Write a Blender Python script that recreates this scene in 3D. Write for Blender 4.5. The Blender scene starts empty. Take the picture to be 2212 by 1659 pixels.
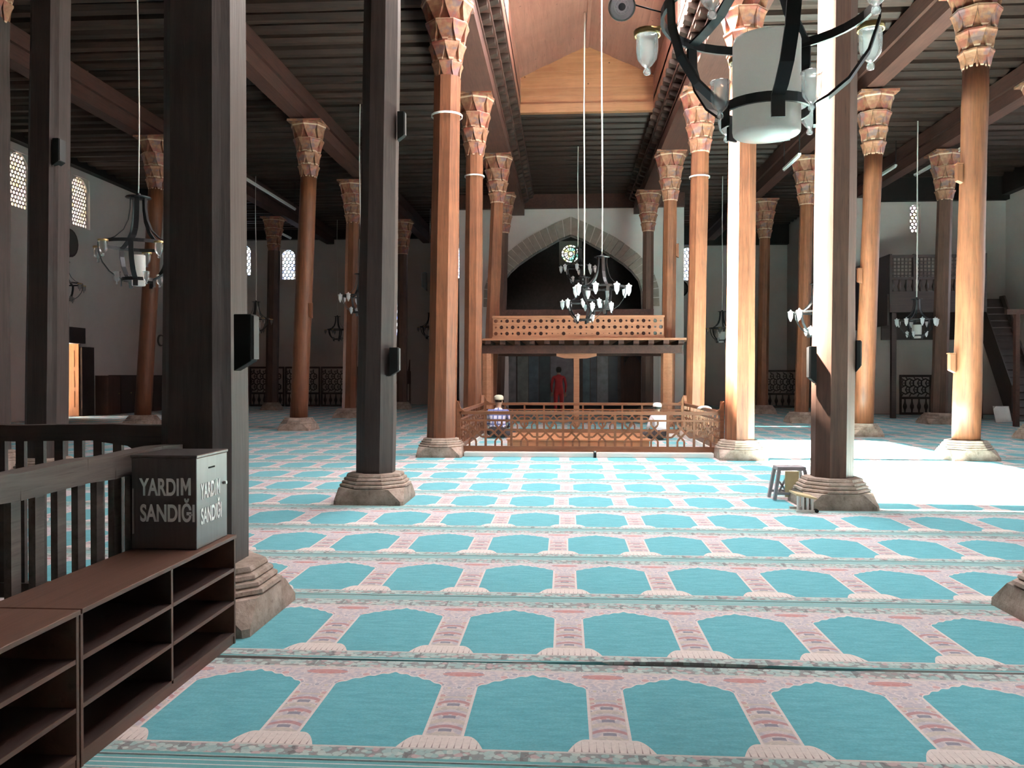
import bpy, bmesh, math, random
from mathutils import Vector, Matrix
random.seed(7)
PI = math.pi
S = bpy.context.scene
COL = S.collection

# ------------------------------------------------------------------ camera
F_PX = 1790.0
cam_data = bpy.data.cameras.new('camera')
cam_data.sensor_fit = 'HORIZONTAL'
cam_data.sensor_width = 36.0
cam_data.lens = 36.0 * F_PX / 2212.0
cam_data.clip_start = 0.05
cam_data.clip_end = 300
cam = bpy.data.objects.new('camera', cam_data)
COL.objects.link(cam)
cam.matrix_world = (Matrix.Translation((0, 0, 1.5)) @ Matrix.Rotation(math.atan(114 / F_PX), 4, 'Z')
                    @ Matrix.Rotation(PI / 2 - math.atan(16.5 / F_PX), 4, 'X'))
S.camera = cam

# ------------------------------------------------------------------ sky, sun, exposure
world = bpy.data.worlds.new('sky')
S.world = world
world.use_nodes = True
wn = world.node_tree
wn.nodes['Background'].inputs['Color'].default_value = (0.95, 0.93, 1.0, 1)
wn.nodes['Background'].inputs['Strength'].default_value = 4.0
sun_data = bpy.data.lights.new('sun', 'SUN')
sun_data.energy = 170.0
sun_data.angle = math.radians(2.2)
sun_data.color = (1.0, 0.90, 0.76)
sun = bpy.data.objects.new('sun', sun_data)
COL.objects.link(sun)
SUN_DIR = Vector((0.50, -0.004, -1.0)).normalized()
sun.rotation_euler = SUN_DIR.to_track_quat('-Z', 'Y').to_euler()
sun.location = (-5, 20, 30)
S.view_settings.view_transform = 'Standard'
S.view_settings.look = 'None'
S.view_settings.gamma = 1.0
S.view_settings.use_curve_mapping = False
S.view_settings.exposure = 2.3

S.cycles.max_bounces = 8
S.cycles.caustics_reflective = False
S.cycles.caustics_refractive = False

# ------------------------------------------------------------------ mesh helpers
class MB:
    def __init__(s): s.v = []; s.f = []; s.m = []; s.sm = []
    def add(s, vs, fs, mat=0, smooth=False):
        o = len(s.v); s.v += [tuple(p) for p in vs]
        for f in fs: s.f.append(tuple(i + o for i in f)); s.m.append(mat); s.sm.append(smooth)
        return s
    def box(s, x0, x1, y0, y1, z0, z1, mat=0):
        return s.add([(x0,y0,z0),(x1,y0,z0),(x1,y1,z0),(x0,y1,z0),(x0,y0,z1),(x1,y0,z1),(x1,y1,z1),(x0,y1,z1)],
                     [(0,3,2,1),(4,5,6,7),(0,1,5,4),(1,2,6,5),(2,3,7,6),(3,0,4,7)], mat)
    def boxc(s, cx, cy, cz, sx, sy, sz, rz=0, mat=0):
        c, n = math.cos(rz), math.sin(rz); vs = []
        for dz in (-.5, .5):
            for dx, dy in ((-.5,-.5),(.5,-.5),(.5,.5),(-.5,.5)):
                x, y = dx*sx, dy*sy
                vs.append((cx + x*c - y*n, cy + x*n + y*c, cz + dz*sz))
        return s.add(vs, [(0,3,2,1),(4,5,6,7),(0,1,5,4),(1,2,6,5),(2,3,7,6),(3,0,4,7)], mat)
    def bar(s, p, q, w, h, up=(0,0,1), mat=0):
        p, q = Vector(p), Vector(q); d = (q - p).normalized(); u = Vector(up)
        a = d.cross(u)
        if a.length < 1e-5: a = d.cross(Vector((1,0,0)))
        a.normalize(); b = a.cross(d).normalized(); a *= w/2; b *= h/2
        vs = [p-a-b, p+a-b, p+a+b, p-a+b, q-a-b, q+a-b, q+a+b, q-a+b]
        return s.add(vs, [(0,1,2,3),(7,6,5,4),(0,4,5,1),(1,5,6,2),(2,6,7,3),(3,7,4,0)], mat)
    def cyl(s, p, q, r0, r1=None, n=10, mat=0, smooth=True, caps=True):
        r1 = r0 if r1 is None else r1
        p, q = Vector(p), Vector(q); d = (q - p).normalized()
        a = d.cross(Vector((0,0,1)))
        if a.length < 1e-4: a = Vector((1,0,0))
        a.normalize(); b = d.cross(a)
        vs = []
        for c, r in ((p, r0), (q, r1)):
            for i in range(n):
                t = 2*PI*i/n; vs.append(c + a*math.cos(t)*r + b*math.sin(t)*r)
        s.add(vs, [(i, (i+1) % n, n+(i+1) % n, n+i) for i in range(n)], mat, smooth)
        if caps:
            o = len(s.v) - 2*n
            s.f.append(tuple(o+i for i in reversed(range(n)))); s.m.append(mat); s.sm.append(False)
            s.f.append(tuple(o+n+i for i in range(n))); s.m.append(mat); s.sm.append(False)
        return s
    def lathe(s, prof, n=16, c=(0,0,0), ph=0.0, mat=0, smooth=True, close=False):
        vs = []; k = len(prof)
        for r, z in prof:
            for i in range(n):
                t = 2*PI*i/n + ph; vs.append((c[0]+r*math.cos(t), c[1]+r*math.sin(t), c[2]+z))
        fs = []
        for j in range(k - 1 + (1 if close else 0)):
            j2 = (j+1) % k
            for i in range(n): fs.append((j*n+i, j*n+(i+1) % n, j2*n+(i+1) % n, j2*n+i))
        if not close:
            if prof[0][0] > 1e-4: fs.append(tuple(reversed(range(n))))
            if prof[-1][0] > 1e-4: fs.append(tuple((k-1)*n+i for i in range(n)))
        return s.add(vs, fs, mat, smooth)
    def sweep(s, pts, r, n=6, mat=0):
        pts = [Vector(p) for p in pts]; vs = []; m = len(pts)
        for i, p in enumerate(pts):
            d = (pts[min(i+1, m-1)] - pts[max(i-1, 0)]).normalized()
            a = d.cross(Vector((0,0,1)))
            if a.length < 1e-3: a = Vector((1,0,0))
            a.normalize(); b = d.cross(a)
            rr = r[i] if isinstance(r, (list, tuple)) else r
            for k in range(n):
                t = 2*PI*k/n; vs.append(p + a*math.cos(t)*rr + b*math.sin(t)*rr)
        fs = [(i*n+k, i*n+(k+1) % n, (i+1)*n+(k+1) % n, (i+1)*n+k) for i in range(m-1) for k in range(n)]
        fs += [tuple(reversed(range(n))), tuple((m-1)*n+k for k in range(n))]
        return s.add(vs, fs, mat, True)
    def ribbon(s, pts, wdir, w, t, mat=0):
        pts = [Vector(p) for p in pts]; wd = Vector(wdir).normalized()*w/2; vs = []; m = len(pts)
        for i, p in enumerate(pts):
            d = (pts[min(i+1, m-1)] - pts[max(i-1, 0)]).normalized()
            nn = d.cross(wd).normalized()*t/2
            vs += [p-wd-nn, p+wd-nn, p+wd+nn, p-wd+nn]
        fs = [(i*4+k, i*4+(k+1) % 4, i*4+4+(k+1) % 4, i*4+4+k) for i in range(m-1) for k in range(4)]
        fs += [(3,2,1,0), tuple((m-1)*4+k for k in range(4))]
        return s.add(vs, fs, mat)
    def prism(s, poly, plane, d0, d1, mat=0):
        def P(a, b, d):
            return (a, d, b) if plane == 'xz' else ((d, a, b) if plane == 'yz' else (a, b, d))
        n = len(poly); vs = [P(a, b, d0) for a, b in poly] + [P(a, b, d1) for a, b in poly]
        fs = [tuple(range(n)), tuple(n+i for i in reversed(range(n)))]
        fs += [(i, n+i, n+(i+1) % n, (i+1) % n) for i in range(n)]
        return s.add(vs, fs, mat)
    def mesh(s, name, mats, off=(0,0,0), fix=True):
        me = bpy.data.meshes.new(name)
        me.from_pydata([(x-off[0], y-off[1], z-off[2]) for x, y, z in s.v], [], s.f)
        for m in (mats if isinstance(mats, (list, tuple)) else [mats]): me.materials.append(m)
        me.polygons.foreach_set('material_index', s.m)
        me.polygons.foreach_set('use_smooth', s.sm)
        if fix:
            bm = bmesh.new(); bm.from_mesh(me)
            bmesh.ops.recalc_face_normals(bm, faces=bm.faces); bm.to_mesh(me); bm.free()
        me.update()
        return me

def link(name, data, parent=None, loc=(0,0,0), rot=(0,0,0)):
    o = bpy.data.objects.new(name, data); COL.objects.link(o)
    o.location = loc; o.rotation_euler = rot
    if parent is not None: o.parent = parent
    return o
WLOC = {}
def wloc(o):
    return WLOC.get(o.name, (0, 0, 0)) if o is not None else (0, 0, 0)
def tag(o, label=None, cat=None, group=None, kind=None):
    if label: o['label'] = label
    if cat: o['category'] = cat
    if group: o['group'] = group
    if kind: o['kind'] = kind
    return o
def thing(name, label, cat, loc=(0,0,0), group=None, kind=None, rz=0):
    o = link(name, None, None, loc, (0,0,rz)); o.empty_display_size = .2
    WLOC[o.name] = tuple(loc)
    return tag(o, label, cat, group, kind)
def part(name, mb, mat, parent=None, bevel=0):
    """mesh given in world coordinates, parented to an (unrotated) thing"""
    L = wloc(parent)
    o = link(name, mb.mesh(name, mat, L), parent)
    WLOC[o.name] = L if parent is not None else (0,0,0)
    if bevel:
        b = o.modifiers.new('bevel', 'BEVEL'); b.width = bevel; b.segments = 2; b.limit_method = 'ANGLE'
    return o
def local(name, me, parent, loc=(0,0,0), rot=(0,0,0)):
    o = link(name, me, parent, loc, rot)
    return o
def struct(name, mb, mat, kind='structure'):
    o = link(name, mb.mesh(name, mat)); o['kind'] = kind
    return o
def dup(root, loc=None, rz=None, label=None):
    r = root.copy(); COL.objects.link(r)
    if loc is not None: r.location = loc
    if rz is not None: r.rotation_euler = (0,0,rz)
    if label: r['label'] = label
    for ch in list(root.children):
        c = ch.copy(); COL.objects.link(c); c.parent = r
        for g in list(ch.children):
            d = g.copy(); COL.objects.link(d); d.parent = c
    return r
def wall_boxes(mb, axis, c0, c1, u0, u1, z0, z1, holes):
    """wall slab with rectangular holes (u0,u1,z0,z1); axis 'x' = wall plane x=const, 'y' = plane y=const"""
    us = sorted({u0, u1, *[h[0] for h in holes], *[h[1] for h in holes]})
    zs = sorted({z0, z1, *[h[2] for h in holes], *[h[3] for h in holes]})
    for a, b in zip(us, us[1:]):
        run = None
        for lo, hi in zip(zs, zs[1:]):
            m = ((a+b)/2, (lo+hi)/2)
            solid = not any(h[0] < m[0] < h[1] and h[2] < m[1] < h[3] for h in holes)
            if solid:
                run = (run[0], hi) if run else (lo, hi)
            if (not solid or hi == zs[-1]) and run:
                if axis == 'x': mb.box(c0, c1, a, b, run[0], run[1])
                else: mb.box(a, b, c0, c1, run[0], run[1])
                run = None

# ------------------------------------------------------------------ material helpers
class X:
    """socket wrapper: python arithmetic builds math nodes"""
    def __init__(s, nt, sock): s.nt = nt; s.k = sock
    def op(s, o, *a):
        n = s.nt.nodes.new('ShaderNodeMath'); n.operation = o
        for i, q in enumerate((s,)+a):
            if isinstance(q, X): s.nt.links.new(q.k, n.inputs[i])
            else: n.inputs[i].default_value = q
        return X(s.nt, n.outputs[0])
    def __add__(s, o): return s.op('ADD', o)
    def __radd__(s, o): return s.op('ADD', o)
    def __sub__(s, o): return s.op('SUBTRACT', o)
    def __rsub__(s, o): return (s*-1)+o
    def __mul__(s, o): return s.op('MULTIPLY', o)
    def __rmul__(s, o): return s.op('MULTIPLY', o)
    def __truediv__(s, o): return s.op('DIVIDE', o)
    def __pow__(s, o): return s.op('POWER', o)
    def abs(s): return s.op('ABSOLUTE')
    def fract(s): return s.op('FRACT')
    def floor(s): return s.op('FLOOR')
    def sin(s): return s.op('SINE')
    def cos(s): return s.op('COSINE')
    def lt(s, o): return s.op('LESS_THAN', o)
    def gt(s, o): return s.op('GREATER_THAN', o)
    def max(s, o): return s.op('MAXIMUM', o)
    def min(s, o): return s.op('MINIMUM', o)
    def clamp(s): return s.max(0.0).min(1.0)
    def step(s, a, b): return ((s-a)/(b-a)).clamp()

def new_mat(name):
    m = bpy.data.materials.new(name); m.use_nodes = True
    nt = m.node_tree; b = nt.nodes['Principled BSDF']
    return m, nt, b
def coords(nt, kind='Object'):
    tc = nt.nodes.new('ShaderNodeTexCoord'); sp = nt.nodes.new('ShaderNodeSeparateXYZ')
    nt.links.new(tc.outputs[kind], sp.inputs[0])
    return [X(nt, sp.outputs[i]) for i in range(3)], tc.outputs[kind]
def comb(nt, a, b, c):
    n = nt.nodes.new('ShaderNodeCombineXYZ')
    for i, q in enumerate((a, b, c)):
        if isinstance(q, X): nt.links.new(q.k, n.inputs[i])
        else: n.inputs[i].default_value = q
    return n.outputs[0]
def noise(nt, vec, scale, detail=3, rough=.55, dist=0.0):
    n = nt.nodes.new('ShaderNodeTexNoise'); n.inputs['Scale'].default_value = scale
    n.inputs['Detail'].default_value = detail; n.inputs['Roughness'].default_value = rough
    n.inputs['Distortion'].default_value = dist
    if vec is not None: nt.links.new(vec, n.inputs['Vector'])
    return X(nt, n.outputs[0])
def voro(nt, vec, scale, feature='F1', rnd=1.0):
    n = nt.nodes.new('ShaderNodeTexVoronoi'); n.feature = feature
    n.inputs['Scale'].default_value = scale; n.inputs['Randomness'].default_value = rnd
    nt.links.new(vec, n.inputs['Vector'])
    return n
def mix(nt, fac, a, b):
    n = nt.nodes.new('ShaderNodeMix'); n.data_type = 'RGBA'
    if isinstance(fac, X): nt.links.new(fac.k, n.inputs[0])
    else: n.inputs[0].default_value = fac
    for i, q in ((6, a), (7, b)):
        if isinstance(q, (tuple, list)): n.inputs[i].default_value = (*q[:3], 1)
        else: nt.links.new(q, n.inputs[i])
    return n.outputs[2]
def bump(nt, b, h, strength=.3, dist=.02):
    n = nt.nodes.new('ShaderNodeBump'); n.inputs['Strength'].default_value = strength
    n.inputs['Distance'].default_value = dist
    nt.links.new(h.k, n.inputs['Height']); nt.links.new(n.outputs[0], b.inputs['Normal'])
def rnd_obj(nt):
    return X(nt, nt.nodes.new('ShaderNodeObjectInfo').outputs['Random'])
def plain(name, col, rough=.6, metal=0.0, var=.12, scale=8, spec=.5):
    m, nt, b = new_mat(name); _, v = coords(nt)
    f = noise(nt, v, scale, 4)
    nt.links.new(mix(nt, f, [c*(1-var*2) for c in col], [min(1, c*(1+var*1.2)) for c in col]), b.inputs['Base Color'])
    b.inputs['Roughness'].default_value = rough; b.inputs['Metallic'].default_value = metal
    b.inputs['Specular IOR Level'].default_value = spec
    return m
def wood(name, dark, light, axis='z', rough=.55, grain=26, vary=.35, spec=.4, knots=False):
    m, nt, b = new_mat(name); (x, y, z), v = coords(nt)
    r = rnd_obj(nt)*9.0
    st = {'x': (.06, 1, 1), 'y': (1, .06, 1), 'z': (1, 1, .06)}[axis]
    w = comb(nt, x*st[0]+r, y*st[1], z*st[2])
    f = noise(nt, w, grain, 5, .6, .6)
    g = noise(nt, v, 1.3, 3, .6)
    f2 = (f*.75 + g*.5 - .12).clamp()
    c = mix(nt, f2.step(.25, .75), dark, light)
    c = mix(nt, (noise(nt, w, grain*2.5, 2).step(.62, .75))*.5, c, [q*.45 for q in dark])
    if knots:
        vn = voro(nt, v, 2.2); k = X(nt, vn.outputs['Distance']).lt(.055)
        c = mix(nt, k*.75, c, [q*.3 for q in dark])
    hv = nt.nodes.new('ShaderNodeHueSaturation'); nt.links.new(c, hv.inputs['Color'])
    nt.links.new((r*(vary/9.0)+(1-vary*.5)).k, hv.inputs['Value'])
    nt.links.new(hv.outputs[0], b.inputs['Base Color'])
    b.inputs['Roughness'].default_value = rough; b.inputs['Specular IOR Level'].default_value = spec
    bump(nt, b, f, .35, .01)
    return m

# timbers
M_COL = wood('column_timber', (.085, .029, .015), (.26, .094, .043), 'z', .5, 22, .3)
M_COLD = wood('column_timber_dark', (.046, .022, .016), (.125, .060, .041), 'z', .6, 20, .25)  # weathered tone, darkened for the shade side of the step stool column
M_COLA = wood('column_timber_shaded', (.022, .015, .013), (.070, .048, .043), 'z', .55, 20, .2)  # column timber with the shade of the near left columns in its colour
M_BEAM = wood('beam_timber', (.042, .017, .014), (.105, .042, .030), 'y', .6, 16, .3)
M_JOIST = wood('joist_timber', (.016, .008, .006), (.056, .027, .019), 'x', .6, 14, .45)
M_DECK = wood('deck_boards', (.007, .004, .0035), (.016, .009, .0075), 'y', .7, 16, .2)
M_PINE = wood('new_pine', (.30, .115, .055), (.47, .215, .105), 'x', .5, 12, .12, knots=True)
M_PINEY = wood('new_pine_lengthwise', (.20, .078, .058), (.32, .14, .10), 'y', .5, 12, .12, knots=True)
M_RAIL = wood('railing_timber', (.11, .042, .022), (.25, .10, .048), 'x', .45, 18, .15)
M_PLAT = wood('platform_timber', (.26, .105, .055), (.46, .21, .115), 'x', .5, 16, .15)
M_DARKW = wood('dark_stained_timber', (.022, .013, .012), (.062, .038, .032), 'x', .5, 20, .2)
M_GREYW = wood('worn_grey_timber', (.05, .041, .036), (.15, .122, .105), 'y', .62, 24, .2)
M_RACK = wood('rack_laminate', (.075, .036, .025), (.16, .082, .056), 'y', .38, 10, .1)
M_RACKIN = wood('rack_laminate_shaded', (.022, .012, .010), (.045, .025, .021), 'y', .45, 10, .1)  # shade inside the rack is put into this darker laminate colour
# other
M_IRON = plain('black_iron', (.018, .018, .020), .42, .3)
M_BLACK = plain('black_plastic', (.008, .008, .008), .7, 0, .1, 8, .15)
M_STEEL = plain('pale_metal_edge', (.5, .5, .48), .35, .8)
M_WHITE = plain('white_enamel', (.74, .72, .68), .28, 0, .04)
def translucent(name, col, f=.5, rough=.3):
    m, nt, b = new_mat(name); out = nt.nodes['Material Output']
    b.inputs['Base Color'].default_value = (*col, 1); b.inputs['Roughness'].default_value = rough
    t = nt.nodes.new('ShaderNodeBsdfTranslucent'); t.inputs[0].default_value = (*col, 1)
    mx = nt.nodes.new('ShaderNodeMixShader'); mx.inputs[0].default_value = f
    nt.links.new(b.outputs[0], mx.inputs[1]); nt.links.new(t.outputs[0], mx.inputs[2]); nt.links.new(mx.outputs[0], out.inputs[0])
    return m
M_SHADE = translucent('translucent_white_shade', (.88, .86, .83), .5)
M_CORD = plain('pale_cord', (.62, .60, .56), .5, 0, .05)
M_FROST = translucent('frosted_lamp_glass', (.86, .87, .88), .5)
M_TIE = plain('white_cable_tie', (.75, .73, .70), .5)
M_MARBLE = plain('white_marble', (.72, .70, .66), .35, 0, .06, 3)
M_PLAST = plain('lime_plaster', (.60, .53, .50), .9, 0, .05, 1.5, .1)
M_GYPS = plain('gypsum_lattice', (.55, .50, .45), .85, 0, .05, 4, .1)
M_GREYP = plain('grey_plastic', (.30, .28, .30), .45)
M_BEIGEP = plain('beige_plastic', (.58, .46, .26), .45)
M_BRASS = plain('aged_brass', (.45, .32, .14), .35, .8)
M_CLOTH = plain('white_cloth', (.75, .74, .72), .9, 0, .05, 20)

def stone_mat():
    m, nt, b = new_mat('weathered_stone'); _, v = coords(nt)
    f = noise(nt, v, 5, 6, .65); g = noise(nt, v, 30, 3)
    c = mix(nt, f.step(.3, .7), (.17, .12, .09), (.46, .36, .30))
    c = mix(nt, g.step(.58, .75)*.5, c, (.10, .07, .055))
    nt.links.new(c, b.inputs['Base Color']); b.inputs['Roughness'].default_value = .75
    bump(nt, b, f+g*.3, .5, .03); return m
M_STONE = stone_mat()
def capital_mat():
    m, nt, b = new_mat('painted_capital'); (x, y, z), v = coords(nt)
    f = noise(nt, v, 7, 5, .6)
    c = mix(nt, f.step(.3, .7), (.17, .060, .034), (.38, .18, .10))
    c = mix(nt, noise(nt, v, 3.2, 2).step(.5, .6)*.55, c, (.26, .045, .04))
    c = mix(nt, noise(nt, v, 4.1, 2).step(.56, .62)*.5, c, (.10, .09, .12))
    t = ((z-.02)/.34).fract()
    c = mix(nt, t.gt(.91)*.75, c, (.58, .40, .28))
    nt.links.new(c, b.inputs['Base Color']); b.inputs['Roughness'].default_value = .6
    return m
M_CAP = capital_mat()
def glass_mat(name, tint=(.9, .95, .95), t=.72):
    m, nt, b = new_mat(name); nt.nodes.remove(b); out = nt.nodes['Material Output']
    tr = nt.nodes.new('ShaderNodeBsdfTransparent'); tr.inputs[0].default_value = (*tint, 1)
    gl = nt.nodes.new('ShaderNodeBsdfGlossy'); gl.inputs['Roughness'].default_value = .06
    df = nt.nodes.new('ShaderNodeBsdfTranslucent'); df.inputs[0].default_value = (.95, .96, .96, 1)
    fr = nt.nodes.new('ShaderNodeFresnel'); fr.inputs[0].default_value = 1.5
    m1 = nt.nodes.new('ShaderNodeMixShader'); m1.inputs[0].default_value = t
    nt.links.new(df.outputs[0], m1.inputs[1]); nt.links.new(tr.outputs[0], m1.inputs[2])
    m2 = nt.nodes.new('ShaderNodeMixShader'); nt.links.new((X(nt, fr.outputs[0])*.6).k, m2.inputs[0])
    nt.links.new(m1.outputs[0], m2.inputs[1]); nt.links.new(gl.outputs[0], m2.inputs[2])
    nt.links.new(m2.outputs[0], out.inputs[0]); return m
M_GLASS = glass_mat('clear_lamp_glass', (.97, .98, .98), .74)
M_ROOFG = glass_mat('roof_glass', (.95, .97, .98), .97)
def stained(name, strength, cols, scale=9, white=.5):
    m, nt, b = new_mat(name); _, v = coords(nt)
    vn = voro(nt, v, scale)
    sp = nt.nodes.new('ShaderNodeSeparateColor'); nt.links.new(vn.outputs['Color'], sp.inputs[0])
    r, g = X(nt, sp.outputs[0]), X(nt, sp.outputs[1])
    c = mix(nt, r.step(.2, .8), cols[0], cols[1]); c = mix(nt, g.gt(white), (1, 1, .97), c)
    b.inputs['Base Color'].default_value = (.1, .1, .1, 1)
    nt.links.new(c, b.inputs['Emission Color']); b.inputs['Emission Strength'].default_value = strength*.2
    m.cycles.emission_sampling = 'NONE'
    return m
M_SG1 = stained('daylit_glass_yellow', 6.5, ((1, .82, .35), (.95, .70, 1)), 7, .35)
M_SG2 = stained('daylit_glass_blue', 5.0, ((.25, .35, 1), (.6, .9, 1)), 8, .45)
M_SG3 = stained('daylit_rosette_glass', 2.2, ((1, .95, .3), (.2, .8, .6)), 6, .5)

def carpet_mat():
    m, nt, b = new_mat('prayer_carpet'); (x, y, z), v = coords(nt)
    W = .69
    u = ((x/W).fract()-.5)*W
    ax = u.abs(); p = ax*-1+W/2
    nz = noise(nt, v, 60, 2)
    a = (ax*-1/.262+1).max(0.0)
    top = a**.62*.185+.765 + (ax*(2*PI/.062)).cos()*.007
    def niche(gr):
        return (y.gt(.125-gr))*(top-y+gr).gt(0)*(ax*-1+(.258+gr)).gt(0)
    n0, n1 = niche(0.0), niche(.012)
    # teal field with worn streaks
    wv = comb(nt, x*1.2, y*5.0, z)
    teal = mix(nt, noise(nt, wv, 5.5, 5, .65).step(.36, .62), (.105, .385, .445), (.155, .475, .535))
    teal = mix(nt, noise(nt, v, 90, 2).step(.35, .7)*.35, teal, (.06, .29, .33))
    # cream / pink / grey ornament
    cr = mix(nt, noise(nt, comb(nt, ax, y, 0.0), 20, 3, .6, 1.0).step(.42, .56), (.64, .55, .54), (.47, .44, .49))
    vo = voro(nt, comb(nt, u.abs()*1.0, y, 0.0), 22)
    d = X(nt, vo.outputs['Distance']); vs = nt.nodes.new('ShaderNodeSeparateColor')
    nt.links.new(vo.outputs['Color'], vs.inputs[0]); vr = X(nt, vs.outputs[0])
    cr = mix(nt, d.lt(.42)*vr.lt(.36)*.8, cr, (.58, .32, .31))
    cr = mix(nt, d.lt(.40)*vr.gt(.62)*.8, cr, (.33, .33, .40))
    cr = mix(nt, d.lt(.22)*(vr-.5).abs().lt(.12)*.8, cr, (.60, .52, .38))
    cr = mix(nt, (d-.45).abs().lt(.05)*.6, cr, (.74, .67, .64))
    # pillar bands
    inp = p.lt(.085)*y.gt(.235)*y.lt(.66)
    arch = ((y - (p*p*-6.0) - .05)/.135).fract()
    cr = mix(nt, inp*arch.lt(.20)*.75, cr, (.46, .20, .19))
    cr = mix(nt, inp*(arch-.55).abs().lt(.14)*.6, cr, (.58, .50, .40))
    fl = ((arch-.82).abs()*.135).max((p-.0).abs()*.5)
    cr = mix(nt, inp*fl.lt(.014)*.85, cr, (.20, .21, .28))
    cr = mix(nt, inp*(p-.078).abs().lt(.006)*.8, cr, (.62, .54, .48))
    # medallion over the pillar
    e = ((p/.105)**2.0 + ((y-.945)/.030)**2.0)
    cr = mix(nt, e.lt(1.0)*.8, cr, (.52, .22, .20))
    # lotus feet
    t = (y-.125)/.115
    fw = (t*-1+1).max(0.0)**.5*.075+.100
    foot = y.gt(.125)*y.lt(.24)*(fw-p).gt(0)
    pet = (p/.030).fract()
    petal = mix(nt, (((pet-.5)*2)**2.0 + ((t-.55)*1.1)**2.0).gt(.95)*t.lt(.8), (.72, .63, .59), (.33, .25, .24))
    c = mix(nt, n1, cr, (.70, .62, .60))
    c = mix(nt, n0, c, teal)
    c = mix(nt, foot, c, petal)
    # flower borders
    bv = comb(nt, (x/.115).fract()*.115, y, 0.0)
    vb = voro(nt, comb(nt, x, y*1.1, 0.0), 30); db = X(nt, vb.outputs['Distance'])
    sb = nt.nodes.new('ShaderNodeSeparateColor'); nt.links.new(vb.outputs['Color'], sb.inputs[0]); rb = X(nt, sb.outputs[0])
    bc = mix(nt, rb.step(.2, .9), (.33, .47, .46), (.54, .60, .55))
    bc = mix(nt, rb.gt(.80)*.9, bc, (.50, .36, .36))
    bc = mix(nt, db.gt(.60)*.7, bc, (.22, .20, .20))
    bc = mix(nt, (((x/.23).fract()-.5).abs()).lt(.07)*rb.lt(.45)*.7, bc, (.15, .13, .13))
    band = y.lt(.112).max(y.gt(1.018))
    c = mix(nt, band, c, bc)
    strp = y.lt(.030).max(y.gt(1.145))
    sc = mix(nt, (y/.036).fract().lt(.22), (.14, .38, .39), (.60, .60, .58))
    c = mix(nt, strp, c, sc)
    ln = ((y-.118).abs().lt(.007)).max((y-1.006).abs().lt(.010))
    c = mix(nt, ln, c, (.58, .53, .50))
    c = mix(nt, nz.step(.3, .8)*.18, c, (.10, .10, .10))
    nt.links.new(c, b.inputs['Base Color'])
    b.inputs['Roughness'].default_value = .95; b.inputs['Specular IOR Level'].default_value = .1
    b.inputs['Sheen Weight'].default_value = .15
    bump(nt, b, noise(nt, v, 220, 2), .25, .004)
    return m
M_CARPET = carpet_mat()
# ================================================================== THE ROOM
XL, XR, YB, YF = -18.0, 17.4, 44.0, -4.0
floor = struct('floor', MB().box(XL-.4, XR+.4, YF-.4, YB+.4, -.25, 0), plain('dark_underlay', (.018, .018, .018), .95))

win_left = [(29.3, 30.45, 7.05, 8.92), (25.9, 26.95, 7.05, 8.92)]
door_hole = (28.4, 29.75, 0.0, 2.72)
win_back = [(-17.75, -17.0, 6.95, 8.6), (-15.35, -14.55, 6.70, 8.35), (-9.5, -8.75, 3.65, 5.45), (-6.1, -5.3, 6.7, 8.35), (6.0, 6.85, 6.5, 8.25)]
win_right_added = [(a, a+1.5, 3.6, 7.0) for a in (1.0, 6.0, 11.0, 16.0, 21.0, 26.0)]  # unseen windows added to bring sky light into the hall
mb = MB(); wall_boxes(mb, 'x', XL-.5, XL, YF, YB+.4, 0, 9.9, win_left+[door_hole]); struct('wall_left', mb, M_PLAST)
rose = (-.25, .85, 7.4, 8.6)
mb = MB(); wall_boxes(mb, 'y', YB, YB+.5, XL, 12.0, 0, 9.9, win_back+[rose]); struct('wall_back', mb, M_PLAST)
mb = MB(); wall_boxes(mb, 'x', XR, XR+.5, YF, 34.4, 0, 9.9, win_right_added); struct('wall_right', mb, M_PLAST)
struct('wall_return', MB().box(11.55, 12.0, 34.0, YB, 0, 9.9), M_PLAST)
mb = MB(); wall_boxes(mb, 'y', 34.0, 34.5, 12.0, XR, 0, 9.9, [(13.72, 14.14, 7.2, 8.35)]); struct('wall_corner', mb, M_PLAST)
struct('wall_front', MB().box(XL-.5, XR+.5, YF-.5, YF, 0, 9.9), M_PLAST)

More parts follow.
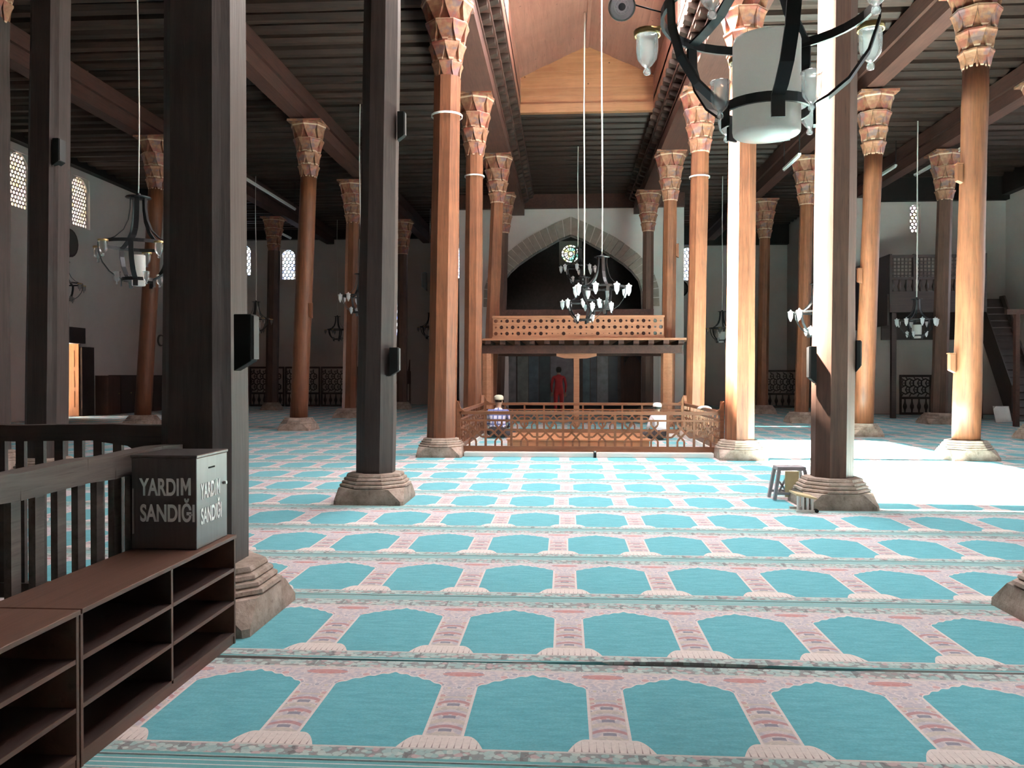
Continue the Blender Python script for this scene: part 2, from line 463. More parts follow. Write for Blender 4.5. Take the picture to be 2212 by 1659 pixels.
def window(n, axis, face, outer, u0, u1, z0, z1, pane_mat, cell=.17, bar=.035, lattice=True):
    plane = 'yz' if axis == 'x' else 'xz'
    s = 1 if outer > face else -1
    d0, d1 = face+s*.12, face+s*.20
    cu, hw = (u0+u1)/2, (u1-u0)/2
    zs = z1-hw*1.15
    arc = [(cu+hw*math.cos(t), zs+hw*1.15*math.sin(t)) for t in [PI*i/12 for i in range(13)]]
    fr = MB()
    left = [(u0, zs)] + [p for p in reversed(arc[6:])] + [(cu, z1+.001), (u0, z1+.001)]
    right = [(u1, zs), (u1, z1+.001), (cu, z1+.001)] + [p for p in reversed(arc[:7])]
    fr.prism(left, plane, d0-s*.05, d1); fr.prism(right, plane, d0-s*.05, d1)
    for a, b, c, d in ((u0, u0+.05, z0, z1), (u1-.05, u1, z0, z1), (u0, u1, z0, z0+.06)):
        if axis == 'x': fr.box(min(d0, d1), max(d0, d1), a, b, c, d)
        else: fr.box(a, b, min(d0, d1), max(d0, d1), c, d)
    w = struct('window_%d' % n, fr, M_GYPS)
    pm = MB(); e0, e1 = sorted((face+s*.24, face+s*.26))
    if axis == 'x': pm.box(e0, e1, u0, u1, z0, z1)
    else: pm.box(u0, u1, e0, e1, z0, z1)
    part('pane', pm, pane_mat, w)
    if lattice:
        lt = MB(); r = cell/math.sqrt(3); row = 0; b = z0+.12
        def inside(a, b_):
            return b_ < zs and u0 < a < u1 or ((a-cu)/hw)**2 + ((b_-zs)/(hw*1.15))**2 < 1 and b_ >= zs
        seen = set()
        while b < z1:
            a = u0+(cell/2 if row % 2 else 0)
            while a < u1+cell:
                pts = [(a+r*math.sin(PI/3*k), b+r*math.cos(PI/3*k)) for k in range(6)]
                for k in range(6):
                    p, q = pts[k], pts[(k+1) % 6]; mid = ((p[0]+q[0])/2, (p[1]+q[1])/2)
                    key = (round(mid[0], 3), round(mid[1], 3))
                    if key in seen or not (inside(*mid) and mid[1] > z0): continue
                    seen.add(key)
                    dm = (d0+d1)/2
                    P = (dm, p[0], p[1]) if axis == 'x' else (p[0], dm, p[1])
                    Q = (dm, q[0], q[1]) if axis == 'x' else (q[0], dm, q[1])
                    lt.bar(P, Q, .06, bar, up=(0, 0, 1) if abs(P[2]-Q[2]) < .01 else ((0, 1, 0) if axis == 'x' else (1, 0, 0)))
                a += cell
            b += 1.5*r; row += 1
        o = part('lattice', lt, M_GYPS, w); o['kind'] = 'stuff'
    return w
k = 1
for u0, u1, z0, z1 in win_left: window(k, 'x', XL, XL-.5, u0, u1, z0, z1, M_SG1, .155, .045); k += 1
for u0, u1, z0, z1 in win_back: window(k, 'y', YB, YB+.5, u0, u1, z0, z1, M_SG2, .2, .04); k += 1
for u0, u1, z0, z1 in win_right_added: window(k, 'x', XR, XR+.5, u0, u1, z0, z1, M_ROOFG, .3, .04, lattice=False); k += 1  # the added right-hand windows, clear panes out of view
window(k, 'y', 34.0, 34.5, 13.72, 14.14, 7.2, 8.35, M_SG1, .15, .045); k += 1
# round rosette window of the mihrab bay
fr = MB()
rc = (.3, 8.0); pts = []
for i in range(24):
    t = 2*PI*i/24; t2 = 2*PI*(i+1)/24
    def sq(t):
        c, s = math.cos(t), math.sin(t); m = max(abs(c)/.66, abs(s)/.7); return (rc[0]+c/m, rc[1]+s/m)
    fr.prism([sq(t), sq(t2), (rc[0]+.47*math.cos(t2), rc[1]+.47*math.sin(t2)), (rc[0]+.47*math.cos(t), rc[1]+.47*math.sin(t))], 'xz', YB+.05, YB+.2)
w = struct('window_%d' % k, fr, M_GYPS)
lt = MB()
for i in range(14):
    t = 2*PI*i/14
    lt.bar((rc[0]+.36*math.cos(t), YB+.12, rc[1]+.36*math.sin(t)), (rc[0]+.5*math.cos(t), YB+.12, rc[1]+.5*math.sin(t)), .05, .035, up=(0, 1, 0))
    lt.bar((rc[0]+.12*math.cos(t), YB+.12, rc[1]+.12*math.sin(t)), (rc[0]+.34*math.cos(t), YB+.12, rc[1]+.34*math.sin(t)), .04, .02, up=(0, 1, 0))
for R in (.13, .35):
    lt.lathe([(R-.025, -.03), (R+.025, -.03), (R+.025, .03), (R-.025, .03)], 24, close=True)
n0 = len(lt.v) - 2*24*4
lt.v[n0:] = [(rc[0]+x, YB+.12+z, rc[1]+y) for x, y, z in lt.v[n0:]]
o = part('lattice', lt, M_GYPS, w); o['kind'] = 'stuff'
part('pane', MB().box(-.25, .85, YB+.24, YB+.26, 7.4, 8.6), M_SG3, w)

# door in the left wall, its leaf swung outwards into the daylight
d1 = struct('door_1', MB().box(XL-.1, XL+.08, 28.15, 28.4, 0, 3.3).box(XL-.1, XL+.08, 29.75, 30.55, 0, 2.6)
            .box(XL-.1, XL+.10, 28.15, 29.95, 2.72, 3.3), M_DARKW)
M_LEAF = wood('orange_door', (.20, .075, .015), (.30, .12, .03), 'z', .5, 12, .1)
lf = part('door_leaf', MB().box(XL-1.45, XL-.02, 29.69, 29.745, .03, 2.7), M_LEAF, d1)
for zz in (.35, 1.1, 1.85):
    part('leaf_panel', MB().box(XL-1.3, XL-.18, 29.675, 29.69, zz, zz+.6), M_LEAF, d1)
struct('door_2', MB().box(1.2, 1.4, YF, YF+.12, 0, 3.2).box(3.4, 3.6, YF, YF+.12, 0, 3.2).box(1.2, 3.6, YF, YF+.12, 3.2, 3.45)
       .box(1.4, 3.4, YF, YF+.06, 0, 3.2), M_DARKW)
struct('wall_sky_blocker', MB().box(XL-5.2, XL-.5, 26.0, 26.4, 0, 3.4).box(XL-5.2, XL-.5, 31.0, 31.4, 0, 3.4).box(XL-5.4, XL-.5, 26.0, 31.4, 3.4, 3.6), M_STONE)  # unseen porch added to keep sky and sun off the door leaf
struct('threshold_ground', MB().box(XL-9, XL-.5, 22, 40, -.3, 0), plain('pale_paving', (.5, .47, .42), .9))

# pointed arch in front of the mihrab bay
AC, AY = .26, 36.0
half = [(0, 7.63), (.55, 7.42), (1.06, 7.13), (1.48, 6.90), (1.86, 6.65), (2.27, 6.37), (2.63, 6.05), (2.93, 5.66), (3.05, 5.2), (3.08, 4.5)]
half_o = [(0, 8.40), (.72, 8.10), (1.36, 7.78), (1.86, 7.52), (2.32, 7.20), (2.80, 6.84), (3.22, 6.42), (3.58, 5.90), (3.76, 5.3), (3.80, 4.5)]
opening = [(AC-3.08, 0)] + [(AC-a, b) for a, b in reversed(half)] + [(AC+a, b) for a, b in half[1:]] + [(AC+3.08, 0)]
mbw = MB()
mbw.prism([(-4.6, 0)] + opening[:11] + [(AC, 8.75)] + [(-4.6, 8.75)], 'xz', AY, AY+.6)
mbw.prism(opening[10:] + [(5.1, 0), (5.1, 8.75), (AC, 8.75)], 'xz', AY, AY+.6)
wa = struct('wall_arch', mbw, plain('white_plaster', (.78, .70, .67), .9, 0, .05, 1.5, .1))
M_VOUS = plain('arch_stone', (.40, .33, .28), .85, 0, .2, 6)
for sgn in (-1, 1):
    for i in range(9):
        for h in (0, 1):
            def L(tab, t): 
                a, b = tab[i], tab[i+1]; return (AC+sgn*(a[0]+(b[0]-a[0])*t), a[1]+(b[1]-a[1])*t)
            t0, t1 = h*.5+.03, h*.5+.47
            jig = random.uniform(-.03, .03)
            q = [L(half, t0), L(half, t1), L(half_o, t1), L(half_o, t0)]
            part('voussoir', MB().prism(q, 'xz', AY-.06+jig, AY+.3), M_VOUS, wa)
M_BRICK = plain('dark_glazed_brick', (.075, .06, .058), .45, 0, .3, 9)
struct('wall_bay_left', MB().box(-4.6, -4.2, AY+.6, YB, 0, 9.3), M_BRICK)
struct('wall_bay_right', MB().box(4.7, 5.1, AY+.6, YB, 0, 9.3), M_BRICK)
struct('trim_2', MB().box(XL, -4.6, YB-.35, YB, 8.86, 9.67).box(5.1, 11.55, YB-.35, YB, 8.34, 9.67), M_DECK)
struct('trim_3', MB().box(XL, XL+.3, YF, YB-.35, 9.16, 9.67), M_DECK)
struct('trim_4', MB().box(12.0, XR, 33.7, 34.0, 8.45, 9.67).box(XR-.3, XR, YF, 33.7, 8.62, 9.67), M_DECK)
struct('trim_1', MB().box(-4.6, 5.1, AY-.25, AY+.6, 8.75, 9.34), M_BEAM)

# ------------------------------------------------------------------ ceiling: deck, beams, joists
LX0, LX1, LY0, LY1 = -1.33, 2.62, 9.58, 24.9
NY0, NY1 = 4.2, 8.7
mb = MB()
mb.box(XL, LX0, YF, YB, 9.67, 9.80); mb.box(LX1, XR, YF, YB, 9.67, 9.80)
mb.box(LX0, 1.2, YF, LY0, 9.67, 9.80); mb.box(1.2, LX1, YF, NY0, 9.67, 9.80); mb.box(1.2, LX1, NY1, LY0, 9.67, 9.80); mb.box(LX0, LX1, LY1+.13, YB, 9.67, 9.80)
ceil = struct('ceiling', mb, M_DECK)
rows = {'a': -12.5, 'b': -7.3, 'c': -2.25, 'd': 3.2, 'e': 7.55, 'f': 11.7}
for key, x in rows.items():
    if key in 'abef':
        end = 33.7 if x > 11 else YB-.35
        part('beam', MB().box(x-.20, x+.20, YF, end, 8.56, 8.92), M_BEAM, ceil)
        part('beam', MB().box(x-.27, x+.27, YF, end, 8.94, 9.32), M_BEAM, ceil)
# nave cornices: deep beam, two tiers of consoles with planks over them
for s, bx in ((1, -1.75), (-1, 2.95)):
    o = bx-s*.92
    def bb(a, b, z0, z1, y0=YF, y1=AY): return MB().box(min(a, b), max(a, b), y0, y1, z0, z1)
    part('beam', bb(o, bx, 8.48, 8.80), M_BEAM, ceil)
    part('beam', bb(o, bx+s*.03, 8.80, 8.86), M_BEAM, ceil)
    part('cornice_board', bb(o, bx+s*.22, 9.04, 9.11), M_BEAM, ceil)
    part('cornice_board', bb(o, bx+s*.42 if s > 0 else LX1, 9.29, 9.36), M_BEAM, ceil)
    part('cornice_back', bb(o, bx-s*.10, 8.86, 9.67), M_DECK, ceil)
    c1 = MB().prism([(0, 0), (s*.19, .07), (s*.19, .17), (-s*.1, .17), (-s*.1, 0)], 'xz', -.11, .11).mesh('console_mesh', M_JOIST)
    y = 14.2
    while y < 35.8:
        local('console', c1, ceil, (bx, y, 8.865)); local('console', c1, ceil, (bx+s*.20, y+.31, 9.115))
        y += .62
segs = [(XL+.3, -12.5), (-12.5, -7.3), (-7.3, -1.85), (3.05, 7.55), (7.55, 11.7), (11.7, XR)]
def joist_mesh(a, b):
    m = MB(); n = 8; vs = []
    for t in (0, .33, .66, 1):
        for i in range(n):
            an = 2*PI*i/n+PI/8; r = .165+random.uniform(-.015, .015)
            vs.append((a+(b-a)*t, math.cos(an)*r, math.sin(an)*r))
    m.add(vs, [(j*n+i, j*n+(i+1) % n, (j+1)*n+(i+1) % n, (j+1)*n+i) for j in range(3) for i in range(n)]+[tuple(range(n)), tuple(3*n+i for i in range(n))])
    return m
rest = MB()
for a, b in segs:
    me = [joist_mesh(a, b).mesh('joist_mesh', M_JOIST) for _ in range(2)]
    y = -3.6; i = 0
    while y < (33.8 if a > 11 else 43.9):
        if 16.0 < y < 41: local('joist', me[i % 2], ceil, (0, y+random.uniform(-.05, .05), 9.50), (random.choice((0, .6, 1.2)), 0, random.uniform(-.004, .004)))
        else:
            t = joist_mesh(a, b); rest.add([(p[0], p[1]+y, p[2]+9.5) for p in t.v], t.f)
        y += .62; i += 1
me = joist_mesh(LX0-.3, LX1+.3).mesh('joist_mesh', M_JOIST)
y = LY1+.35
while y < AY: local('joist', me, ceil, (0, y, 9.50)); y += .62
y = YF+.4
while y < LY0: t = joist_mesh(LX0-.3, 1.25 if NY0-.2 < y < NY1+.2 else LX1+.3); rest.add([(p[0], p[1]+y, p[2]+9.5) for p in t.v], t.f); y += .62
tag(part('far_joists', rest, M_JOIST, ceil), kind='stuff')

# ------------------------------------------------------------------ roof lantern over the snow pit
RX, RZE, RZR = .65, 10.45, 11.35
lant = struct('ceiling_lantern', MB().box(LX0-.12, LX0, LY0, LY1, 9.36, 9.62).box(LX1, LX1+.12, LY0, LY1, 9.36, 9.62), M_PINEY)
GY = 19.6
nb = 7
for i in range(nb):                      # gable planks at the far end
    z0 = 9.64+i*(RZR-9.64)/nb; z1 = 9.64+(i+1)*(RZR-9.64)/nb-.006
    def xs(z):
        t = max(0, (z-RZE)/(RZR-RZE)); return (LX0-.10+(RX-LX0)*t, LX1+.10-(LX1-RX)*t)
    a0, b0 = xs(z0); a1, b1 = xs(min(z1, RZR-.01))
    part('gable_plank', MB().prism([(a0, z0), (b0, z0), (b1, z1), (a1, z1)], 'xz', LY1, LY1+.05+.004*(i % 2)), M_PINE, lant)
part('gable_beam', MB().box(LX0-.02, LX1+.02, LY1-.08, LY1+.12, 9.38, 9.64), M_PINE, lant)
part('gable_near', MB().prism([(LX0, 9.4), (LX1, 9.4), (LX1, RZE), (RX, RZR), (LX0, RZE)], 'xz', LY0-.06, LY0), M_PINE, lant)
for s, ex in ((-1, LX0), (1, LX1)):
    part('side_boards', MB().box(min(ex, ex+s*.08), max(ex, ex+s*.08), GY, LY1, 9.62, RZE+.09), M_PINEY, lant)
    nx = 5
    for i in range(nx):                  # roof boards of the closed part
        t0, t1 = i/nx, (i+1)/nx+.03
        p = [(ex+(RX-ex)*t, RZE+(RZR-RZE)*t+.012*(i % 2)) for t in (t0, min(1, t1))]
        part('roof_board', MB().prism([p[0], p[1], (p[1][0], p[1][1]+.06), (p[0][0], p[0][1]+.06)], 'xz', GY, LY1+.05), M_PINEY, lant)
    npn = 8; st = (GY-LY0)/npn
    for i in range(npn):                 # added unseen glazing that lets the sun in: rafters, roof panes, side panes
        y0 = LY0+i*st
        part('rafter', MB().bar((ex, y0+.03, RZE), (RX, y0+.03, RZR), .06, .10, up=(0, 1, 0)), M_PINEY, lant)
        part('post', MB().box(min(ex, ex+s*.08), max(ex, ex+s*.08), y0, y0+.06, 9.62, RZE), M_PINEY, lant)
        part('roof_pane', MB().prism([(ex, RZE+.05), (RX, RZR+.05), (RX, RZR+.06), (ex, RZE+.06)], 'xz', y0+.06, y0+st), M_ROOFG, lant)
        part('side_pane', MB().box(min(ex+s*.03, ex+s*.04), max(ex+s*.03, ex+s*.04), y0+.06, y0+st, 9.62, RZE), M_ROOFG, lant)
part('ridge', MB().box(RX-.05, RX+.05, LY0, LY1, RZR-.06, RZR+.08), M_PINEY, lant)
# unseen flat skylight, added to brighten the foreground
sky2 = struct('ceiling_skylight_added', MB().box(1.15, 1.21, NY0, NY1, 9.62, 9.9).box(2.60, 2.66, NY0, NY1, 9.62, 9.9).box(1.15, 2.66, NY0-.06, NY0, 9.62, 9.9).box(1.15, 2.66, NY1, NY1+.06, 9.62, 9.9), M_PINEY)
for i in range(5):
    y0 = NY0+i*(NY1-NY0)/5
    part('added_skylight_pane', MB().box(1.21, 2.60, y0+.03, y0+(NY1-NY0)/5-.03, 9.84, 9.85), M_ROOFG, sky2)
    part('added_skylight_bar', MB().box(1.21, 2.60, y0-.03, y0+.03, 9.80, 9.88), M_PINEY, sky2)

# ------------------------------------------------------------------ carpets: one runner per prayer row
ORD = 'first second third fourth fifth sixth seventh eighth ninth tenth eleventh twelfth thirteenth fourteenth fifteenth sixteenth seventeenth eighteenth nineteenth twentieth'.split()
def nth(i):
    if i < 20: return ORD[i]
    return 'twenty-'+ORD[i-20] if i < 29 else ('thirtieth' if i == 29 else 'thirty-'+ORD[i-30])
RL = 1.262
B0 = 4.29-6*RL
off = {4: 0.0, 5: .188, 6: .025, 7: 0.0, 8: -.056}
for i in range(38):
    y0 = B0+i*RL if i > 5 else 3.15-(5-i)*RL
    if y0+RL > YB: break
    if y0+RL < 2.0: continue
    L = 1.118 if i == 5 else RL-.006
    ox = off.get(i, random.uniform(-.05, .05))
    base_lab = 'turquoise prayer-niche carpet row with cream borders, %s row counted from the camera' % nth(i-4)
    far = 11.55 if y0+RL > 34.0 else XR
    spans = [(XL+.02, far-.02, base_lab)] if y0+RL < 35.95 else [(XL+.02, -4.62, base_lab+', left of the arch'), (5.12, far-.02, base_lab+', right of the arch')]
    for xa, xb, lab in spans:
        lab = lab.replace('turquoise prayer-niche carpet row with cream borders', 'turquoise prayer carpet') if 'arch' in lab else lab
        n = 120 if i in (5, 6) else 30; vs = []; h = .014
        for j in range(n+1):
            xx = xa+(xb-xa)*j/n
            wob = (.012*math.sin(xx*2.3+i) + .010*math.sin(xx*1.1+2*i)) if i in (5, 6) else .0
            wn = (wob*.5+.042*math.exp(-((xx-.55)/.55)**2)) if i == 6 else 0.0; wf = wob*.4 if i == 5 else 0.0
            vs += [(xx-ox, wn, 0), (xx-ox, wn+.004, h), (xx-ox, L-wf-.004, h), (xx-ox, L-wf, 0)]
        fs = [(j*4+q, j*4+4+q, j*4+5+q, j*4+1+q) for j in range(n) for q in range(3)]
        o = link('carpet_runner', MB().add(vs, fs).mesh('carpet_runner', M_CARPET, fix=False), None, (ox, y0, 0))
        tag(o, lab, 'carpet', 'prayer carpet rows')
# ================================================================== COLUMNS
def base_mesh():
    m = MB()
    def ring(hw, cut, z):       # chamfered square
        c = hw-cut
        return [(x, y, z) for x, y in ((c, -hw), (hw, -c), (hw, c), (c, hw), (-c, hw), (-hw, c), (-hw, -c), (-c, -hw))]
    def oct_(r, z): return [(r*math.cos(PI/4*i-3*PI/8), r*math.sin(PI/4*i-3*PI/8), z) for i in range(8)]
    levels = [ring(.40, .03, .015), ring(.40, .035, .06), ring(.385, .16, .19)]
    prof = [(.385, .195), (.40, .205), (.395, .225), (.365, .235), (.375, .245), (.37, .262), (.345, .272), (.352, .282), (.345, .30), (.318, .31), (.322, .32), (.31, .345), (.26, .35)]
    levels += [oct_(r/math.cos(PI/8)*.98, z) for r, z in prof]
    vs = [p for L in levels for p in L]; n = 8
    fs = [(j*n+i, j*n+(i+1) % n, (j+1)*n+(i+1) % n, (j+1)*n+i) for j in range(len(levels)-1) for i in range(n)]
    fs += [tuple(range(n)), tuple((len(levels)-1)*n+i for i in range(n))]
    m.add(vs, fs)
    return m.mesh('column_base', M_STONE)
BASE = base_mesh()
def capital_mesh():
    m = MB(); z = 0.0
    R = [.228, .27, .32, .38, .455]; H = [.30, .34, .38, .42]
    m.lathe([(.22, -.02), (.225, .15), (.25, .45), (.30, .8), (.35, 1.15), (.40, 1.44)], 8, ph=PI/8, smooth=False)
    for k in range(4):
        n = 8
        for i in range(n):
            t = 2*PI*(i+(.5 if k % 2 else 0))/n
            c, s = math.cos(t), math.sin(t)
            lv = []
            for f, rr, ww in ((0, R[k]-.005, .25), (.25, R[k]+.012, .55), (.55, R[k]+(R[k+1]-R[k])*.42, .82), (.80, R[k]+(R[k+1]-R[k])*.85, .95), (.9, R[k+1]+.01, .98), (1.0, R[k+1]+.01, .98)):
                w = rr*math.tan(PI/n)*ww; ri = R[k]*.6
                for r_, w_ in ((ri, -w*.6), (rr, -w), (rr, w), (ri, w*.6)):
                    lv.append((r_*c-w_*s, r_*s+w_*c, z+f*H[k]))
            fs = [(j*4+q, j*4+(q+1) % 4, j*4+4+(q+1) % 4, j*4+4+q) for j in range(5) for q in range(4)]
            fs += [(3, 2, 1, 0), (20, 21, 22, 23)]
            m.add(lv, fs)
        z += H[k]
    m.box(-.46, .46, -.46, .46, 1.44, 1.50)
    return m.mesh('capital', M_CAP)
CAP = capital_mesh()
TIE = MB().lathe([(.262, -.018), (.272, -.018), (.272, .018), (.262, .018)], 16, close=True).mesh('cable_tie', M_TIE)
def shaft(kind, b, t, r, z0, z1):
    n = {'oct': 8, 'round': 14, 'square': 12}[kind]; rings = 9; vs = []
    for j in range(rings+1):
        f = j/rings; z = z0+(z1-z0)*f
        cx = b[0]+(t[0]-b[0])*f; cy = b[1]+(t[1]-b[1])*f
        rr = r*(1.03-.10*f)+random.uniform(-.006, .006)
        for i in range(n):
            if kind == 'square':
                q = [(1, -.62), (1, .62), (.80, .80), (.62, 1), (-.62, 1), (-.80, .80), (-1, .62), (-1, -.62), (-.80, -.80), (-.62, -1), (.62, -1), (.80, -.80)][i]
                vs.append((cx+q[0]*rr*.92, cy+q[1]*rr*.92, z))
            else:
                a = 2*PI*i/n+PI/n; q = rr/math.cos(PI/n)*(.99 if kind == 'oct' else .97)
                vs.append((cx+q*math.cos(a), cy+q*math.sin(a), z))
    fs = [(j*n+i, j*n+(i+1) % n, (j+1)*n+(i+1) % n, (j+1)*n+i) for j in range(rings) for i in range(n)]
    fs += [tuple(range(n)), tuple(rings*n+i for i in range(n))]
    return MB().add(vs, fs, 0, kind == 'round')
def column(label, x, y, tx, kind='oct', r=.225, mat=None, ztop=7.0, zm=6.5, tie=None, scale=1.0, cap=True, rot=0):
    c = thing('column', label, 'column', (x, y, 0), 'timber columns of the hall')
    lean = (tx-x)/max(.1, zm-.35)
    xt = x+lean*(ztop-.35)
    part('shaft', shaft(kind, (x, y), (xt, y), r, .33, ztop+.05), mat or M_COL, c)
    b = local('base', BASE, c, (0, 0, 0), (0, 0, rot)); b.scale = (scale, scale, scale if scale < 1.05 else 1.03)
    if cap: local('capital', CAP, c, (xt-x, 0, ztop))
    if tie: local('cable_tie', TIE, c, (lean*(tie-.35), 0, tie)).scale = (r/.235, r/.235, 1)
    return c
cols = {}
def C(k, *a, **kw): cols[k] = column(*a, **kw)
C('A', 'thick dark-toned column rising behind the donation box, nearest on the left', -2.22, 5.0, -2.21, 'square', .228, M_COLA, zm=3.8, scale=1.08)
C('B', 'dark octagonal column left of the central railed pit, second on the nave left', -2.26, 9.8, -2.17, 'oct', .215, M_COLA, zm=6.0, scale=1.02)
C('C', 'column at the left front corner of the pit railing with a white cable tie', -2.30, 15.4, -2.19, 'oct', .255, M_COL, zm=6.8, tie=6.35, scale=1.05)
C('D', 'column at the left rear corner of the pit railing with a white cable tie', -2.31, 20.7, -2.26, 'oct', .22, M_COL, zm=6.5, tie=6.5)
C('L26', 'slim column at the left end of the wooden balcony, pale brown capital', -2.40, 26.3, -2.12, 'oct', .21, M_COL, zm=7.6)
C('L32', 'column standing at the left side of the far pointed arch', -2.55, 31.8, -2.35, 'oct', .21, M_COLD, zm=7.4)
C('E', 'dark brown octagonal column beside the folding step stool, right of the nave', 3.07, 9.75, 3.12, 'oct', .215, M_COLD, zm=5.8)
C('F', 'sunlit column at the right front corner of the pit railing', 3.15, 15.2, 3.19, 'oct', .24, M_COL, zm=5.6, scale=1.05)
C('G', 'brightly lit column at the right rear corner of the pit railing', 3.19, 20.7, 3.32, 'oct', .22, M_COL, zm=7.0, tie=6.4)
C('R26', 'orange column at the right end of the wooden balcony, carved capital', 3.22, 26.3, 3.30, 'oct', .21, M_COL, zm=7.3)
C('R32', 'dull brown column standing at the right side of the far pointed arch', 3.13, 31.8, 3.16, 'oct', .21, M_COLD, zm=6.6)
C('H', 'round orange column with painted capital, nearest whole one in the right aisle', 7.21, 15.4, 7.34, 'round', .235, M_COL, zm=6.5, scale=1.05)
C('R1880', 'round orange column with a deep red capital just right of the step stool column', 7.45, 21.2, 7.66, 'round', .225, M_COL, zm=6.9, scale=.95)
C('R1735', 'orange octagonal column glimpsed left of the step stool column, right aisle', 7.60, 27.2, 7.75, 'oct', .20, M_COL, zm=7.5, scale=1.15)
C('R1650', 'farthest orange column of the right aisle, in front of the lattice screen', 7.85, 33.6, 7.94, 'oct', .21, M_COL, zm=7.5, scale=1.2)
C('R2035', 'grey-brown column standing before the raised gallery on the right', 11.72, 26.8, 11.86, 'oct', .22, M_COLD, zm=6.5, scale=1.3)
C('RF', 'column cut by the right picture edge, only its pale stone base showing', 11.25, 20.4, 11.3, 'round', .23, M_COL, scale=1.1)
C('R5', 'nearest right-hand column, only a corner of its base inside the picture', 3.21, 5.16, 3.24, 'oct', .22, M_COLD, scale=1.1)
C('L637', 'round column with orange lower shaft, left aisle, left of the dark nave column', -7.38, 22.6, -7.03, 'round', .24, M_COL, zm=8.1, scale=1.15)
C('L745', 'reddish column in front of the lattice screen, left aisle', -7.77, 29.5, -7.61, 'oct', .24, M_COL, zm=7.9, scale=1.25)
C('L865', 'dark column near the carved preaching chair by the far wall', -7.34, 37.0, -7.29, 'oct', .22, M_COLD, zm=7.6)
C('L290', 'leaning column behind the lamp with a white cylinder, far left aisle', -12.48, 23.8, -12.08, 'round', .235, M_COL, zm=6.4, scale=1.15)
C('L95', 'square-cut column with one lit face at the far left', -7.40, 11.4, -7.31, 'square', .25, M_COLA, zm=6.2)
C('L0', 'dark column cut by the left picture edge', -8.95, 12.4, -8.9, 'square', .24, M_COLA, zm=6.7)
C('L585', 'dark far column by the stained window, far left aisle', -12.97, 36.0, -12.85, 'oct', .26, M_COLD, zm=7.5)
# ================================================================== FOREGROUND LEFT: shoe racks, donation box, rails
def shoe_rack(label, y0, y1):
    t = thing('shoe_rack', label, 'shoe rack', (-1.83, (y0+y1)/2, 0), 'open shoe racks')
    x0, x1, b = -2.21, -1.83, .018; z0 = .014; ym = (y0+y1)/2
    for y in (y0, y1-b): part('side_panel', MB().box(x0, x1, y, y+b, z0, .60), M_RACK, t, .002)
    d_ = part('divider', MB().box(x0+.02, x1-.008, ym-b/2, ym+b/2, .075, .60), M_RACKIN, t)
    part('front_edge', MB().box(x1-.008, x1-.003, ym-b/2, ym+b/2, .075, .60), M_RACK, d_)  # front strip keeps the laminate colour without the painted shade
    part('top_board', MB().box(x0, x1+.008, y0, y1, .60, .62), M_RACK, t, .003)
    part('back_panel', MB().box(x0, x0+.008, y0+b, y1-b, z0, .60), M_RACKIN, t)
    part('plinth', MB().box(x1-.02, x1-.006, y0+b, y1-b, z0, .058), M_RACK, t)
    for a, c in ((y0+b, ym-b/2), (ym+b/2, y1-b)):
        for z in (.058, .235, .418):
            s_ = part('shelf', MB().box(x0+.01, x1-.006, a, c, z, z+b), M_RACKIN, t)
            part('front_edge', MB().box(x1-.006, x1-.002, a, c, z, z+b), M_RACK, s_)
    return t
shoe_rack('brown laminate shoe rack under the donation box, against the thick column', 3.02, 4.50)
shoe_rack('brown laminate shoe rack at the lower left picture edge, nearest the camera', 1.53, 3.01)

m, nt, bb_ = new_mat('brushed_dark_steel'); (x, y, z), v = coords(nt)
f = noise(nt, comb(nt, x, y, z*.05), 60, 3)
nt.links.new(mix(nt, f, (.13, .115, .115), (.19, .17, .168)), bb_.inputs['Base Color'])
bb_.inputs['Metallic'].default_value = .85; bb_.inputs['Roughness'].default_value = .34
M_BOX = m
M_LET = plain('white_vinyl_lettering', (.80, .80, .78), .5, 0, .03)
bx = thing('donation_box', 'steel donation box with white lettering on the shoe rack', 'donation box', (-2.03, 4.25, .62))
part('body', MB().box(-2.20, -1.86, 4.08, 4.46, .621, 1.085), M_BOX, bx, .004)
part('lid', MB().box(-2.205, -1.855, 4.075, 4.465, 1.085, 1.10), M_BOX, bx, .004)
part('slot', MB().box(-1.8598, -1.8585, 4.22, 4.3, 1.018, 1.026), M_BLACK, bx)
part('lock', MB().cyl((-1.862, 4.42, .92), (-1.845, 4.42, .92), .009, n=10), M_STEEL, bx)
part('hinge', MB().box(-2.192, -2.186, 4.072, 4.08, .70, .93), M_STEEL, bx)
def letters(txt, size, loc, rot, parent, sx=.8, mat=None, name='lettering'):
    cu = bpy.data.curves.new('text', 'FONT'); cu.body = txt; cu.size = size; cu.extrude = .0008; cu.offset = size*.026
    cu.align_x = 'LEFT'
    ob = bpy.data.objects.new('text_source', cu); COL.objects.link(ob)
    bpy.context.view_layer.update()
    me = bpy.data.meshes.new_from_object(ob.evaluated_get(bpy.context.evaluated_depsgraph_get()))
    bpy.data.objects.remove(ob); me.materials.clear(); me.materials.append(mat or M_LET)
    w = max(v.co.x for v in me.vertices)
    for v in me.vertices: v.co.x *= sx/w
    L = wloc(parent)
    o = link(name, me, parent, (loc[0]-L[0], loc[1]-L[1], loc[2]-L[2]), rot)
    return o
def letter_m(loc, rot, parent, x0, w, h):
    k = w*.24
    poly = [(0, 0), (k, 0), (k, h*.60), (w/2, h*.22), (w-k, h*.60), (w-k, 0), (w, 0), (w, h), (w-k*.95, h), (w/2, h*.52), (k*.95, h), (0, h)]
    m_ = MB().prism([(x0+a, b) for a, b in poly], 'xy', -.0008, .0008)
    L = wloc(parent)
    link('lettering', m_.mesh('lettering', M_LET), parent, (loc[0]-L[0], loc[1]-L[1], loc[2]-L[2]), rot)
letters('YARDI', .120, (-2.155, 4.079, .897), (PI/2, 0, 0), bx, 0.2027)
